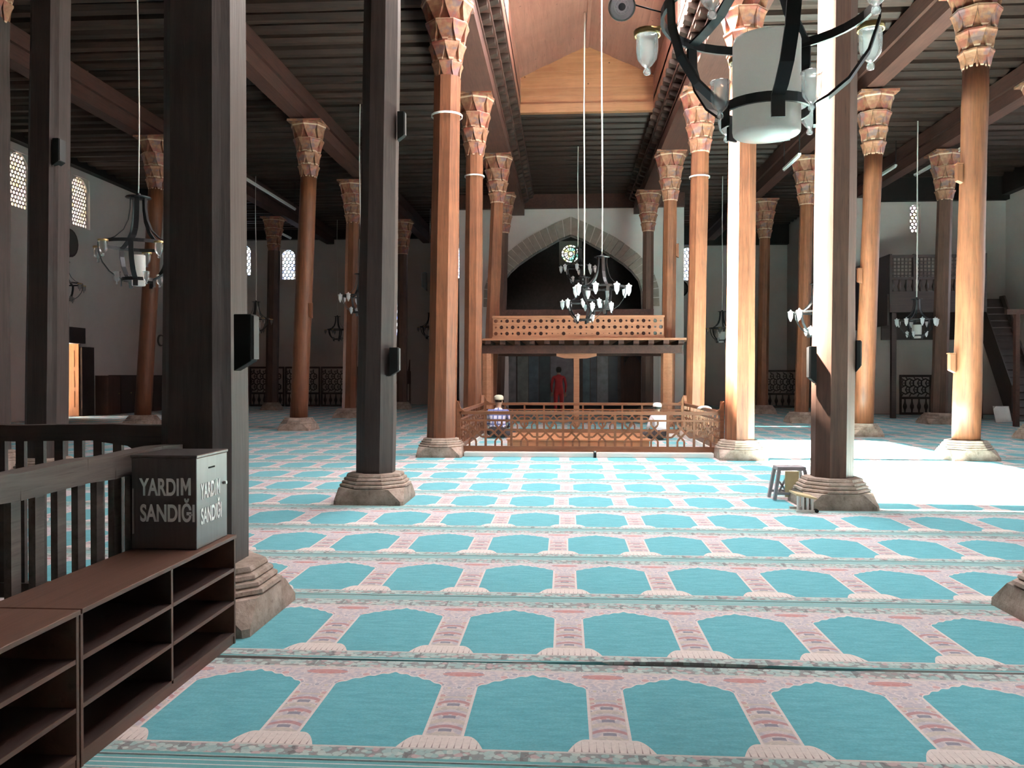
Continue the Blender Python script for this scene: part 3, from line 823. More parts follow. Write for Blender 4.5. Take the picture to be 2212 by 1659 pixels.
letter_m((-2.155, 4.079, .897), (PI/2, 0, 0), bx, 0.2133, 0.0517, 0.0876)
letters('SANDIĞI', .120, (-2.155, 4.079, .765), (PI/2, 0, 0), bx, .285)
letters('YARDI', .112, (-1.8585, 4.125, .870), (PI/2, 0, PI/2), bx, 0.1798)
letter_m((-1.8585, 4.125, .870), (PI/2, 0, PI/2), bx, 0.1892, 0.0458, 0.0818)
letters('SANDIĞI', .112, (-1.8585, 4.125, .742), (PI/2, 0, PI/2), bx, .255)

def plain_rail(label, p0, p1, zt, th, pitch, bw, mat, drop=False, zb=.16):
    t = thing('railing', label, 'railing', (p0[0], p0[1], 0))
    p0, p1 = Vector((*p0, 0)), Vector((*p1, 0)); d = (p1-p0); L = d.length; d.normalize(); n = Vector((-d.y, d.x, 0))
    top = MB(); N = 14
    for i in range(N):
        a, b = p0+d*L*i/N, p0+d*L*(i+1)/N
        w = .006*math.sin(i*2.1)
        top.bar((a.x, a.y, zt-th/2+w), (b.x, b.y, zt-th/2+.006*math.sin((i+1)*2.1)), .11, th)
    part('top_rail', top, mat, t)
    part('bottom_rail', MB().bar((p0.x, p0.y, zb), (p1.x, p1.y, zb), .07, .09), mat, t)
    k = pitch*.5
    while k < L:
        c = p0+d*k
        part('baluster', MB().boxc(c.x, c.y, (zb+zt-th)/2, bw, .032, zt-th-zb, math.atan2(d.y, d.x)), mat, t)
        k += pitch
    for c in (p0+d*.03, p1-d*.03):
        part('post', MB().boxc(c.x, c.y, (zt+.016)*.5, .08, .08, zt-.016-.01, math.atan2(d.y, d.x)), mat, t)
    return t
plain_rail('worn grey wooden railing with flat slats behind the shoe racks', (-2.30, 1.35), (-2.30, 4.74), 1.105, .115, .157, .062, M_GREYW)
cr = plain_rail('dark wooden railing running left from the thick column', (-7.0, 5.0), (-2.46, 5.0), 1.20, .10, .126, .055, M_DARKW)
part('curved_end', MB().prism([(-2.92, 1.10), (-2.70, 1.07), (-2.58, 1.00), (-2.46, .86), (-2.46, 1.20), (-2.92, 1.20)], 'xz', 4.96, 5.04), M_DARKW, cr)

# ================================================================== THE SNOW PIT ENCLOSURE
px0, px1, py0, py1 = -2.02, 2.92, 15.45, 20.55
kerb = thing('marble_kerb', 'white marble kerb framing the railed pit in the nave', 'kerb', (.45, 15.3, 0))
part('front_slab', MB().box(-1.86, 2.70, 15.22, 16.0, .015, .10), M_MARBLE, kerb, .008)
part('side_slab', MB().box(px0-.03, px0+.06, 16.0, 20.2, .015, .10), M_MARBLE, kerb, .008)
part('side_slab', MB().box(px1-.06, px1+.03, 16.0, 20.2, .015, .10), M_MARBLE, kerb, .008)
part('rear_slab', MB().box(-1.9, 2.75, 20.45, 20.75, .015, .10), M_MARBLE, kerb, .008)
def lattice_mod(hw, s=1.0):
    m = MB(); w, h = .034, .026
    A = [(.062, 0), (.062, .10), (0, .17), (-.115, .285), (-.135, .30), (-hw, .30)]
    B = [(.062, .46), (.062, .40), (0, .335), (-.145, .19), (-.165, .17), (-hw, .17)]
    for pl in (A, B):
        for sg in (1, -1):
            for p, q in zip(pl, pl[1:]):
                m.bar((p[0]*sg, 0, p[1]), (q[0]*sg, 0, q[1]), w, h, up=(0, 1, 0))
    return m
def pit_rail(label, p0, p1, nmod):
    rz = math.atan2(p1[1]-p0[1], p1[0]-p0[0]); L = math.hypot(p1[0]-p0[0], p1[1]-p0[1])
    t = thing('lattice_railing', label, 'railing', (p0[0], p0[1], .10), 'lattice railings round the pit', rz=rz)
    WLOC[t.name] = (0, 0, 0)
    st = (L-.12)/nmod
    me = lattice_mod(st/2).mesh('lattice_panel', M_RAIL)
    part('bottom_rail', MB().box(0, L, -.03, .03, .005, .10), M_RAIL, t)
    part('middle_rail', MB().box(.05, L-.05, -.02, .02, .56, .595), M_RAIL, t)
    part('top_rail', MB().box(.05, L-.05, -.035, .035, .685, .75), M_RAIL, t, .006)
    for i in range(nmod):
        local('lattice_panel', me, t, (.06+st*(i+.5), 0, .10))
        if i: part('upright', MB().box(.06+st*i-.022, .06+st*i+.022, -.018, .018, .10, .685), M_RAIL, t)
    for a, s in ((0, 1), (L, -1)):
        part('end_post', MB().prism([(a, .005), (a+s*.075, .005), (a+s*.075, .72), (a+s*.15, .75), (a+s*.075, .80), (a+s*.03, .92), (a, .94)] if s > 0 else
             [(a, .005), (a, .94), (a-.03, .92), (a-.075, .80), (a-.15, .75), (a-.075, .72), (a-.075, .005)], 'xz', -.035, .035), M_RAIL, t)
    return t
pit_rail('dark front lattice railing of the pit facing the camera', (px0, py0), (px1, py0), 10)
pit_rail('orange rear lattice railing of the pit below the balcony', (px0, py1), (px1, py1), 10)
pit_rail('left side lattice railing of the pit seen end-on', (px0-.0, py0+.16), (px0-.0, py1-.16), 10)
pit_rail('right side lattice railing of the pit seen end-on', (px1+.0, py0+.16), (px1+.0, py1-.16), 10)
stp = thing('gate_stop', 'small dark floor bolt at the middle of the front pit railing', 'bolt', (.55, 15.19, 0))
part('bolt_body', MB().box(.525, .575, 15.16, 15.215, .015, .11), M_IRON, stp); part('bolt_cap', MB().cyl((.55, 15.187, .11), (.55, 15.187, .135), .03, n=8), M_STEEL, stp)
cov = thing('pit_cover', 'low boxed pine cover over the snow pit inside the railing', 'cover', (.3, 18.3, 0))
part('frame_board', MB().box(-1.2, 1.75, 17.3, 17.34, .015, .16), M_PINE, cov); part('frame_board', MB().box(-1.2, 1.75, 19.3, 19.34, .015, .16), M_PINE, cov)
for xx in (-1.2, 1.71): part('frame_board', MB().box(xx, xx+.04, 17.34, 19.3, .015, .16), M_PINE, cov)
for i in range(7): part('plank', MB().box(-1.22, 1.77, 17.28+i*.297, 17.28+i*.297+.288, .16, .185), M_PINE, cov)

# ================================================================== BALCONY PLATFORM (centre, behind the pit)
bal = thing('balcony', 'raised wooden balcony with pierced parapet below the far arch', 'balcony', (.35, 26.4, 0))
part('floor_edge', MB().box(-2.95, 3.68, 24.35, 28.5, 2.56, 2.62), M_PLAT, bal)
part('main_beam', MB().box(-2.75, 3.45, 24.62, 24.86, 2.18, 2.42), M_BEAM, bal)
part('main_beam', MB().box(-2.75, 3.45, 27.9, 28.14, 2.18, 2.42), M_BEAM, bal)
jm = MB().prism([(24.42, 2.46), (24.52, 2.42), (28.3, 2.42), (28.3, 2.56), (24.42, 2.56)], 'yz', -.08, .08).mesh('floor_joist', M_BEAM)
for i in range(15): local('floor_joist', jm, bal, (-2.7+i*.435-.35, -26.4, 0))
for x_ in (-2.32, 3.02): part('corner_post', MB().cyl((x_, 24.75, .015), (x_, 24.75, 2.18), .19, .18, n=8, smooth=False), M_PLAT, bal)
part('middle_post', MB().box(.26, .43, 24.65, 24.82, .015, 2.08), M_PLAT, bal, .01)
part('post_bracket', MB().prism([(-.25, 2.10), (.02, 2.03), (.66, 2.03), (.94, 2.10), (.94, 2.18), (-.25, 2.18)], 'xz', 24.64, 24.84), M_PLAT, bal)
for zz in (2.62, 3.24): part('parapet_rail', MB().box(-2.16, 2.93, 24.62, 24.72, zz, zz+.06), M_PLAT, bal)
pp = MB(); nxh, nzh = 30, 3; cw = 5.05/nxh; ch = .56/nzh
for i in range(nxh):
    for j in range(nzh):
        cx, cz = -2.14+cw*(i+.5), 2.68+ch*(j+.5)
        R = (.058 if (i+j) % 2 == 0 else .033)
        if 9 < i < 21 and j == 0 and (i % 3): R *= .35
        sq_ = [(cx+a*cw/2, cz+b*ch/2) for a, b in ((1, 0), (1, 1), (0, 1), (-1, 1), (-1, 0), (-1, -1), (0, -1), (1, -1))]
        oc = [(cx+R*math.cos(PI/4*q), cz+R*math.sin(PI/4*q)) for q in range(8)]
        for q in range(8): pp.prism([sq_[q], sq_[(q+1) % 8], oc[(q+1) % 8], oc[q]], 'xz', 24.65, 24.69)
part('pierced_panel', pp, M_PLAT, bal)
part('rear_parapet', MB().box(-2.2, 3.0, 28.3, 28.36, 2.62, 3.78), M_BEAM, bal)

# ================================================================== MIHRAB WALL seen through the arch
mih = thing('mihrab', 'dark tiled mihrab wall with grey-blue panels beyond the arch', 'mihrab', (.3, 43.8, 0))
part('tile_ground', MB().box(-4.18, 4.68, 43.85, 43.99, 0.02, 7.35).box(-4.18, -.3, 43.85, 43.99, 7.35, 9.3).box(.9, 4.68, 43.85, 43.99, 7.35, 9.3).box(-.3, .9, 43.85, 43.99, 8.65, 9.3), M_BRICK, mih)
tc = [(.16, .18, .17), (.07, .10, .12), (.03, .05, .06), (.19, .19, .20), (.13, .13, .15), (.09, .15, .18), (.20, .22, .24), (.025, .03, .04), (.02, .02, .025)]
tm = [plain('tile_%d' % i, [min(.6, q*2.4) for q in c], .3, 0, .35, 2.5) for i, c in enumerate(tc)]
for i, (a, b, c) in enumerate([(-3.1, -2.55, 3), (-2.5, -1.9, 0), (-1.9, -1.35, 1), (-1.35, -.75, 2), (-.75, .55, 4), (.95, 1.35, 5), (1.35, 1.7, 1), (1.7, 2.3, 6), (2.3, 2.8, 7)]):
    part('tile_panel', MB().box(a, b-.03, 43.76, 43.85, .02, 3.1 if i % 2 else 2.95), tm[c], mih)
    part('tile_panel', MB().box(a, b-.03, 43.78, 43.85, 3.2, 4.6), tm[2 if i % 2 else 7], mih)
mn = thing('pulpit_door', 'brown carved pulpit doorway right of the mihrab under the balcony', 'pulpit', (3.3, 42.6, 0))
for a_, b_, c_, d_ in ((2.85, 3.0, .02, 2.7), (3.9, 4.05, .02, 2.7), (2.85, 4.05, 2.7, 3.2)): part('frame_board', MB().box(a_, b_, 42.5, 42.7, c_, d_), M_COLD, mn)
part('arched_panel', MB().prism([(3.0, .02), (3.9, .02), (3.9, 2.0), (3.7, 2.4), (3.45, 2.6), (3.2, 2.4), (3.0, 2.0)], 'xz', 42.55, 42.62), M_COLD, mn)
jb = thing('arch_jamb', 'pale plaster jamb strip at the left of the arch opening', 'jamb', (-2.5, 35.8, 0))
part('strip', MB().box(-2.68, -2.42, 35.6, 35.85, .015, 3.2), M_PLAST, jb); part('plinth_block', MB().box(-2.72, -2.38, 35.55, 35.9, .015, .12), M_STONE, jb)
jb2 = thing('arch_jamb', 'pale plaster jamb strip at the right of the arch opening', 'jamb', (3.8, 35.8, 0))
part('strip', MB().box(3.78, 4.02, 35.6, 35.85, .015, 3.2), M_PLAST, jb2); part('plinth_block', MB().box(3.74, 4.06, 35.55, 35.9, .015, .12), M_STONE, jb2)

# ================================================================== LATTICE SCREENS, CHAIR, CABINETS ALONG THE FAR WALLS
def screen(label, x0, x1, y, z1):
    t = thing('lattice_screen', label, 'screen', ((x0+x1)/2, y, 0), 'lattice screens along the far walls')
    for a_ in (x0, x1-.07): part('stile', MB().box(a_, a_+.07, y-.04, y+.04, .016, z1), M_DARKW, t)
    for zz in (.015, .62, z1-.09): part('cross_rail', MB().box(x0+.07, x1-.07, y-.04, y+.04, zz, zz+.09), M_DARKW, t)
    lt = MB(); cell = .30; r = cell/math.sqrt(3); b = .72; row = 0
    while b < z1-.05:
        a = x0+.07+(cell/2 if row % 2 else 0)
        while a < x1:
            for k_ in range(6):
                p = (a+r*math.sin(PI/3*k_), b+r*math.cos(PI/3*k_)); q = (a+r*math.sin(PI/3*(k_+1)), b+r*math.cos(PI/3*(k_+1)))
                if k_ < 3 and x0+.05 < min(p[0], q[0]) and max(p[0], q[0]) < x1-.05 and min(p[1], q[1]) > .68 and max(p[1], q[1]) < z1-.05:
                    lt.bar((p[0], y, p[1]), (q[0], y, q[1]), .04, .05, up=(0, 1, 0))
                    c = (a, b); lt.bar((c[0], y, c[1]), ((p[0]+q[0])/2, y, (p[1]+q[1])/2), .03, .035, up=(0, 1, 0))
            a += cell
        b += 1.5*r; row += 1
    tag(part('lattice', lt, M_DARKW, t), kind='stuff')
    n = max(3, int((x1-x0)/.28))
    for i in range(n):
        a = x0+.07+(x1-x0-.14)*(i+.5)/n
        part('turned_baluster', MB().lathe([(.03, .10), (.035, .2), (.075, .3), (.08, .36), (.045, .46), (.03, .55), (.035, .625)], 8, (a, y, 0)), M_DARKW, t)
    return t
for i, (a, b) in enumerate(((-15.6, -13.85), (-13.8, -12.05), (-12.0, -10.25), (-10.2, -8.6))):
    screen('dark lattice screen before the far wall, %s from the left' % nth(i), a, b, 40.2, 1.98)
screen('dark lattice screen by the far wall between two orange right-aisle columns', 9.5, 11.1, 40.0, 1.8)
screen('dark lattice screen on the floor below the raised gallery', 12.95, 14.15, 33.0, 1.56)
ch = thing('preaching_chair', 'carved wooden preaching chair by the far wall, left of the pit', 'chair', (-7.9, 38.4, 0))
part('seat_box', MB().box(-8.4, -7.3, 38.1, 39.0, .02, .35).box(-8.4, -7.3, 38.1, 39.0, 1.15, 1.25), M_COLD, ch)
for xx in (-8.4, -7.38):
    for yy in (38.1, 38.92): part('leg_post', MB().box(xx, xx+.08, yy, yy+.08, .02, 1.75), M_COLD, ch)
for i in range(4): part('front_panel', MB().box(-8.28+i*.25, -8.10+i*.25, 38.12, 38.16, .38, 1.12), M_COLD, ch)
part('backrest', MB().prism([(38.95, 1.25), (38.95, 2.3), (38.75, 2.0), (38.45, 1.75), (38.1, 1.7), (38.1, 1.25)], 'yz', -7.36, -7.32), M_COLD, ch)
part('backrest', MB().prism([(38.95, 1.25), (38.95, 2.3), (38.75, 2.0), (38.45, 1.75), (38.1, 1.7), (38.1, 1.25)], 'yz', -8.38, -8.34), M_COLD, ch)
def cabinet(label, y0, y1, h, mat, nd):
    t = thing('cabinet', label, 'cabinet', (XL+.3, (y0+y1)/2, 0), 'cabinets along the left wall')
    part('carcass', MB().box(XL+.02, XL+.5, y0, y1, .02, h), mat, t)
    w = (y1-y0)/nd
    for i in range(nd):
        d = part('cabinet_door', MB().box(XL+.5, XL+.525, y0+i*w+.01, y0+(i+1)*w-.01, .06, h-.03), mat, t)
        part('knob', MB().cyl((XL+.525, y0+(i+.85)*w, h*.55), (XL+.56, y0+(i+.85)*w, h*.55), .02, n=8), M_BRASS, d)
    part('top_board', MB().box(XL+.02, XL+.54, y0-.02, y1+.02, h, h+.03), mat, t)
cabinet('brown cabinet right of the open side door', 30.72, 31.6, 1.5, M_COLD, 1)
cabinet('long black cabinet behind the leaning column at the left wall', 31.65, 35.1, 1.52, M_DARKW, 4)
ck = thing('wall_clock', 'small round clock on the left wall', 'clock', (XL+.02, 35.86, 3.1))
def disc(cx, cy, cz, r, x0, x1, n=20): return MB().cyl((x0, cy, cz), (x1, cy, cz), r, n=n)
part('rim', disc(0, 35.86, 3.1, .26, XL+.001, XL+.06), M_GREYW, ck); part('dial', disc(0, 35.86, 3.1, .20, XL+.06, XL+.07), M_GYPS, ck)
rd = thing('round_plaque', 'dark round calligraphy plaque high on the left wall', 'plaque', (XL+.02, 29.07, 6.35))
part('rim', disc(0, 29.07, 6.35, .52, XL+.001, XL+.06), M_DARKW, rd); part('face', disc(0, 29.07, 6.35, .44, XL+.06, XL+.075), plain('plaque_face', (.06, .05, .04), .4), rd)
rd2 = thing('round_plaque', 'black round plaque on the far wall beside the bright right window', 'plaque', (6.0, YB-.02, 6.1))
part('rim', MB().cyl((6.0, YB-.001, 6.1), (6.0, YB-.07, 6.1), .46, n=20), M_BLACK, rd2); part('face', MB().cyl((6.0, YB-.07, 6.1), (6.0, YB-.08, 6.1), .38, n=20), M_DARKW, rd2)

# ================================================================== RAISED GALLERY AND STAIR ON THE RIGHT
ga = thing('gallery', 'raised dark gallery with lattice parapet in the right corner', 'gallery', (13.2, 31.5, 0))
gx0, gx1, gy0, gy1 = 11.4, 14.7, 30.0, 34.0
part('floor', MB().box(gx0, gx1, gy0, gy1-.02, 4.1, 4.3), M_DARKW, ga)
part('fascia', MB().box(gx0, gx1, gy0-.06, gy0, 3.75, 4.4), M_DARKW, ga)
for xx in (gx0+.1, gx1-.25): part('support_post', MB().box(xx, xx+.16, gy0, gy0+.16, .02, 4.1), M_DARKW, ga)
for zz in (4.4, 4.9, 5.68): part('parapet_rail', MB().box(gx0, gx1, gy0-.04, gy0+.04, zz, zz+.09), M_DARKW, ga)
for i in range(5): part('parapet_post', MB().box(gx0+i*(gx1-gx0-.08)/4, gx0+i*(gx1-gx0-.08)/4+.08, gy0-.05, gy0+.05, 4.4, 5.8), M_DARKW, ga)
lt = MB()
xx = gx0
while xx < gx1: lt.bar((xx, gy0, 4.95), (xx, gy0, 5.7), .03, .03); xx += .13
zz = 5.05
while zz < 5.68: lt.bar((gx0, gy0, zz), (gx1, gy0, zz), .03, .03); zz += .125
tag(part('lattice', lt, M_DARKW, ga), kind='stuff')
for i in range(14): part('turned_baluster', MB().lathe([(.03, 4.49), (.04, 4.55), (.075, 4.66), (.04, 4.8), (.03, 4.9)], 8, (gx0+.12+i*.235, gy0, 0)), M_DARKW, ga)
part('side_parapet', MB().box(gx0, gx0+.06, gy0, gy1-.02, 4.3, 5.8), M_DARKW, ga)
part('side_fascia', MB().box(gx0-.06, gx0, gy0, gy1-.02, 3.3, 4.4), M_DARKW, ga)
part('under_screen', MB().box(gx0+.3, gx1-.3, gy0+1.5, gy0+1.58, 2.85, 4.1), M_DARKW, ga)
stair = thing('staircase', 'dark steep wooden stair leading up to the right gallery', 'staircase', (15.2, 28.6, 0))
ns = 16
for i in range(ns):
    f = i/ns; part('tread', MB().box(14.8, 15.7, 28.3+2.6*f, 28.3+2.6*f+.22, .2+4.0*f, .24+4.0*f), M_DARKW, stair)
for xx in (14.74, 15.70): part('stringer', MB().prism([(28.1, .02), (28.6, .02), (31.1, 4.0), (31.1, 4.4), (30.8, 4.4)], 'yz', xx, xx+.06), M_DARKW, stair)
part('soffit', MB().prism([(28.25, .1), (28.4, .1), (31.0, 4.15), (31.0, 4.3)], 'yz', 14.8, 15.7), M_DARKW, stair)
part('side_panel', MB().prism([(28.3, 1.2), (28.3, .3), (31.0, 4.4), (31.0, 5.3)], 'yz', 14.70, 14.735), M_DARKW, stair)
fr = thing('post_frame', 'brown post and lintel frame standing by the right wall', 'frame', (14.6, 25.3, 0))
part('post', MB().box(13.2, 13.32, 25.2, 25.35, .02, 3.32), M_BEAM, fr); part('lintel', MB().box(12.95, 16.2, 25.2, 25.35, 3.32, 3.47), M_BEAM, fr)
cu_ = thing('cushion', 'white square cushion leaning on the floor under the stair', 'cushion', (14.0, 27.5, 0))
cm = MB(); nn = 6; cv = []
for sgn in (-1, 1):
    for i in range(nn+1):
        for j in range(nn+1):
            a, b = i/nn*2-1, j/nn*2-1; th = .07*max(0, (1-a**4)*(1-b**4))**.5
            cv.append((a*.24, sgn*th+b*.10, .285+b*.25))
cf = []
for s_ in (0, 1):
    o_ = s_*(nn+1)**2
    for i in range(nn):
        for j in range(nn): cf.append((o_+i*(nn+1)+j, o_+(i+1)*(nn+1)+j, o_+(i+1)*(nn+1)+j+1, o_+i*(nn+1)+j+1))
cm.add([(x_+14.0, y_+27.5, z_) for x_, y_, z_ in cv], cf, 0, True); part('cover', cm, M_CLOTH, cu_)
part('piping', MB().sweep([(14.0+a*.245, 27.5+b*.10, .285+b*.25) for a, b in ((-1, -1), (1, -1), (1, 1), (-1, 1), (-1, -1))], .012), M_CLOTH, cu_)

# ================================================================== STOOLS BY THE RIGHT COLUMN
st_ = thing('step_stool', 'folding plastic step stool standing beside the dark right column', 'stool', (2.70, 10.2, 0))
x0_, x1_, y0_, z1_ = 2.52, 2.90, 10.1, .42
part('seat', MB().box(x0_+.02, x1_-.02, y0_-.02, y0_+.22, z1_-.05, z1_), M_GREYP, st_, .01)
def legframe(y, s):
    m_ = MB()
    for xa, xb in ((x0_-.02, x0_+.04), (x1_+.02, x1_-.04)):
        m_.bar((xa, y-s*.03, .022), (xb, y, z1_-.04), .035, .05, up=(0, 1, 0))
    for z_ in (.10,): m_.bar((x0_, y-s*.02, z_), (x1_, y-s*.02, z_), .04, .03)
    return m_
part('leg_frame', legframe(y0_-.01, 1), M_GREYP, st_); part('leg_frame', legframe(y0_+.21, -1), M_GREYP, st_)
part('brace', MB().bar((x0_+.03, y0_-.01, .10), (x0_+.13, y0_-.01, .30), .02, .025, up=(0, 1, 0)).bar((x0_+.13, y0_-.01, .12), (x0_+.02, y0_-.01, .27), .02, .025, up=(0, 1, 0)), M_GREYP, st_)
part('hanging_panel', MB().box(x0_+.105, x0_+.27, y0_-.035, y0_-.015, .06, z1_-.05), M_BEIGEP, st_, .006)
s2 = thing('footrest', 'low slatted beige footrest leaning against the right column base', 'footrest', (2.72, 9.35, 0))
part('top_board', MB().prism([(2.52, .20), (2.74, .155), (2.74, .175), (2.52, .22)], 'xz', 9.2, 9.5), M_BEIGEP, s2)
for i in range(4): part('slat', MB().box(2.54+i*.05, 2.56+i*.05, 9.22, 9.26, .015, .20-i*.012), M_WHITE, s2)
for i in range(2): part('foot', MB().box(2.52, 2.73, 9.2+i*.26, 9.23+i*.26, .015, .04), M_WHITE, s2)
part('end_cap', MB().cyl((2.735, 9.18, .035), (2.735, 9.24, .035), .02, n=10), M_BLACK, s2)
# ================================================================== CHANDELIERS
def kandil():
    return MB().lathe([(.0, -.205), (.016, -.20), (.021, -.187), (.016, -.172), (.012, -.165), (.028, -.15), (.05, -.12), (.056, -.08), (.055, 0.0), (.062, .012), (.060, .016), (.052, .004)], 14)
ME_LAMP = kandil().mesh('glass_lamp', M_GLASS)
ME_FLAMP = MB().lathe([(.0, -.17), (.018, -.165), (.022, -.14), (.03, -.125), (.048, -.09), (.055, -.03), (.056, .03), (.070, .035), (.070, .055), (.05, .06), (.02, .075), (.014, .10), (.0, .105)], 12).mesh('frosted_lamp', M_FROST)
ME_COLLAR = MB().lathe([(.059, -.004), (.068, -.004), (.068, .022), (.059, .022)], 14, close=True).mesh('lamp_collar', M_BRASS)
def flat_ring(R, h, t=.008, c=(0, 0, 0), n=40):
    return MB().lathe([(R-t, -h/2), (R+t, -h/2), (R+t, h/2), (R-t, h/2)], n, c, close=True, smooth=False)
R1, R2, RLMP = .50, .21, .585
def strap_pts(a):
    up = [(.10, .66), (.105, .50), (.13, .34), (.19, .20), (.30, .09), (.42, .03), (R1, .0)]
    lo = [(R1+.005, .0), (R1, -.12), (.455, -.26), (.37, -.38), (.28, -.45), (R2+.01, -.48), (R2+.01, -.58)]
    return [(r*math.cos(a), r*math.sin(a), z) for r, z in up], [(r*math.cos(a), r*math.sin(a), z) for r, z in lo]
MESH = {}
MESH['ring'] = flat_ring(R1, .045).mesh('ring', M_IRON)
MESH['lower_ring'] = flat_ring(R2, .045, n=28).mesh('lower_ring', M_IRON)
MESH['top_plate'] = MB().lathe([(.02, .67), (.16, .665), (.17, .65), (.02, .645)], 20).lathe([(.0, .72), (.03, .71), (.035, .665)], 10).mesh('top_plate', M_IRON)
for i in range(5):
    a = math.radians(270+72*i)
    u, l = strap_pts(a); td = (-math.sin(a), math.cos(a), 0)
    MESH['strap%d' % i] = MB().ribbon(u, td, .062, .012).ribbon(l, td, .062, .012).mesh('strap', M_IRON)
def shade_mesh(r, h):
    return MB().lathe([(r*.97, 0), (r, -.02), (r, -h+.02), (r*.985, -h+.006), (r*.95, -h), (r*.6, -h-.004), (0, -h-.006)], 36).mesh('white_cylinder', M_SHADE)
def cord(t, loc, ztop, z0, r=.006):
    L = ztop-z0; pts = []
    for i in range(15):
        f = i/14; pts.append((.012*math.sin(f*7), .01*math.sin(f*5+1), z0+L*f))
    mb_ = MB().sweep(pts, r, 6)
    local('cord', mb_.mesh('cord', M_CORD), t)
def chandelier(label, x, y, z, rot=0, shade=(.085, .40), lamps='clear', cordr=.010, spot=False, ztop=9.68, inner=True, dz=.0):
    t = thing('chandelier', label, 'chandelier', (x, y, z), 'hanging iron chandeliers', rz=rot)
    local('ring', MESH['ring'], t); local('lower_ring', MESH['lower_ring'], t, (0, 0, -.48)); local('top_plate', MESH['top_plate'], t)
    for i in range(5): local('strap', MESH['strap%d' % i], t)
    cord(t, None, ztop-z, .70, cordr)
    nl = 5 if lamps == 'clear' else 8
    for i in range(nl):
        a = math.radians(18+360/nl*i)
        p = (RLMP*math.cos(a), RLMP*math.sin(a), -.03)
        if lamps == 'clear':
            lp = local('glass_lamp', ME_LAMP, t, p); local('lamp_collar', ME_COLLAR, lp)
        else: lp = local('frosted_lamp', ME_FLAMP, t, p)
        arm = MB().bar(((R1)*math.cos(a), (R1)*math.sin(a), 0), (RLMP*math.cos(a), RLMP*math.sin(a), 0), .018, .012)
        local('lamp_arm', arm.mesh('lamp_arm', M_BRASS if lamps == 'clear' else M_IRON), t)
    if inner:
        for i in range(4):
            a = math.radians(30+90*i)
            lp = local('glass_lamp', ME_LAMP if lamps == 'clear' else ME_FLAMP, t, (.285*math.cos(a), .285*math.sin(a), -.40+dz)); lp.scale = (.8, .8, .8)
    if shade: local('white_cylinder', shade_mesh(*shade), t, (0, 0, -.14))
    return t
nc = chandelier('large black iron chandelier with a fat white cylinder, nearest the camera, top right', .975, 4.1, 3.27, 0, (.160, .46), cordr=.012)
sp_ = MB().lathe([(.0, .0), (.055, .0), (.062, .012), (.062, .03), (.05, .035), (.03, .02), (.0, .03)], 22)
M_LENS = translucent('spotlight_glass', (.75, .72, .74), .5, .15)
local('spot_lamp', sp_.mesh('spot_lamp', M_LENS), nc, (-.70, -.02, .03), (PI/2+.4, 0, 0))
spr = (PI/2+.4, 0, 0)
local('spot_rim', MB().lathe([(.058, .0), (.066, .0), (.066, .034), (.058, .034)], 24, close=True).mesh('spot_rim', M_STEEL), nc, (-.70, -.02, .03), spr)
dm_ = MB()
for i in range(14):
    a = 2*PI*i/14; dm_.lathe([(.0035, .034), (.003, .038), (0, .039)], 6, (.027*math.cos(a), .027*math.sin(a), 0))
dm_.lathe([(.034, .030), (.037, .030), (.037, .037), (.034, .037)], 24, close=True)
tag(local('spot_diodes', dm_.mesh('spot_diodes', M_FROST), nc, (-.70, -.02, .03), spr), kind='stuff')
local('spot_core', MB().lathe([(.018, .03), (.016, .037), (0, .038)], 14).mesh('spot_core', M_GREYP), nc, (-.70, -.02, .03), spr)
local('spot_arm', MB().cyl((-.66, -.01, .05), (-.48, -.0, .0), .004, n=6).mesh('spot_arm', M_IRON), nc)
chandelier('black iron chandelier with white cylinder hanging in front of the leaning left column', -5.87, 11.1, 3.31, .3, (.088, .42))
chandelier('chandelier half hidden behind the square column at the far left', -15.0, 24.0, 4.28, .7, (.085, .36))
chandelier('chandelier with white cylinder beside the black speaker, far left aisle', -12.15, 32.0, 3.78, .2, (.17, .45), cordr=.014)
chandelier('small dark chandelier against the far wall, left of the reddish column', -11.4, 41.0, 3.85, .5, None, cordr=.012)
chandelier('chandelier with bright lamps peeking out left of the dark nave column', -6.04, 24.2, 3.87, .1, None, lamps='frost', cordr=.016)
chandelier('central black chandelier with frosted lamps hanging over the pit', .80, 18.0, 3.42, .2, None, lamps='frost', cordr=.014, ztop=11.26)
chandelier('smaller chandelier hung low behind the central chandelier', .52, 22.4, 3.50, .4, None, lamps='frost', cordr=.022, ztop=11.26)
chandelier('distant chandelier hanging under the pointed arch near the rosette window', .45, 28.6, 5.25, .4, None, lamps='frost', cordr=.016)
chandelier('chandelier with white cylinder against the far grey wall, right of the pit', 6.2, 33.2, 3.40, .3, (.15, .42), cordr=.016)
chandelier('chandelier with glaring lamps just left of the step stool column', 5.83, 19.6, 2.98, .25, (.10, .40), lamps='frost', cordr=.012)
chandelier('chandelier with four white lamps in front of the dark right gallery', 10.95, 26.6, 3.25, .35, (.14, .42), lamps='frost', cordr=.020)
chandelier('faint chandelier on the far wall left of the pit front column', -6.36, 39.0, 3.85, .3, (.10, .4), cordr=.012)

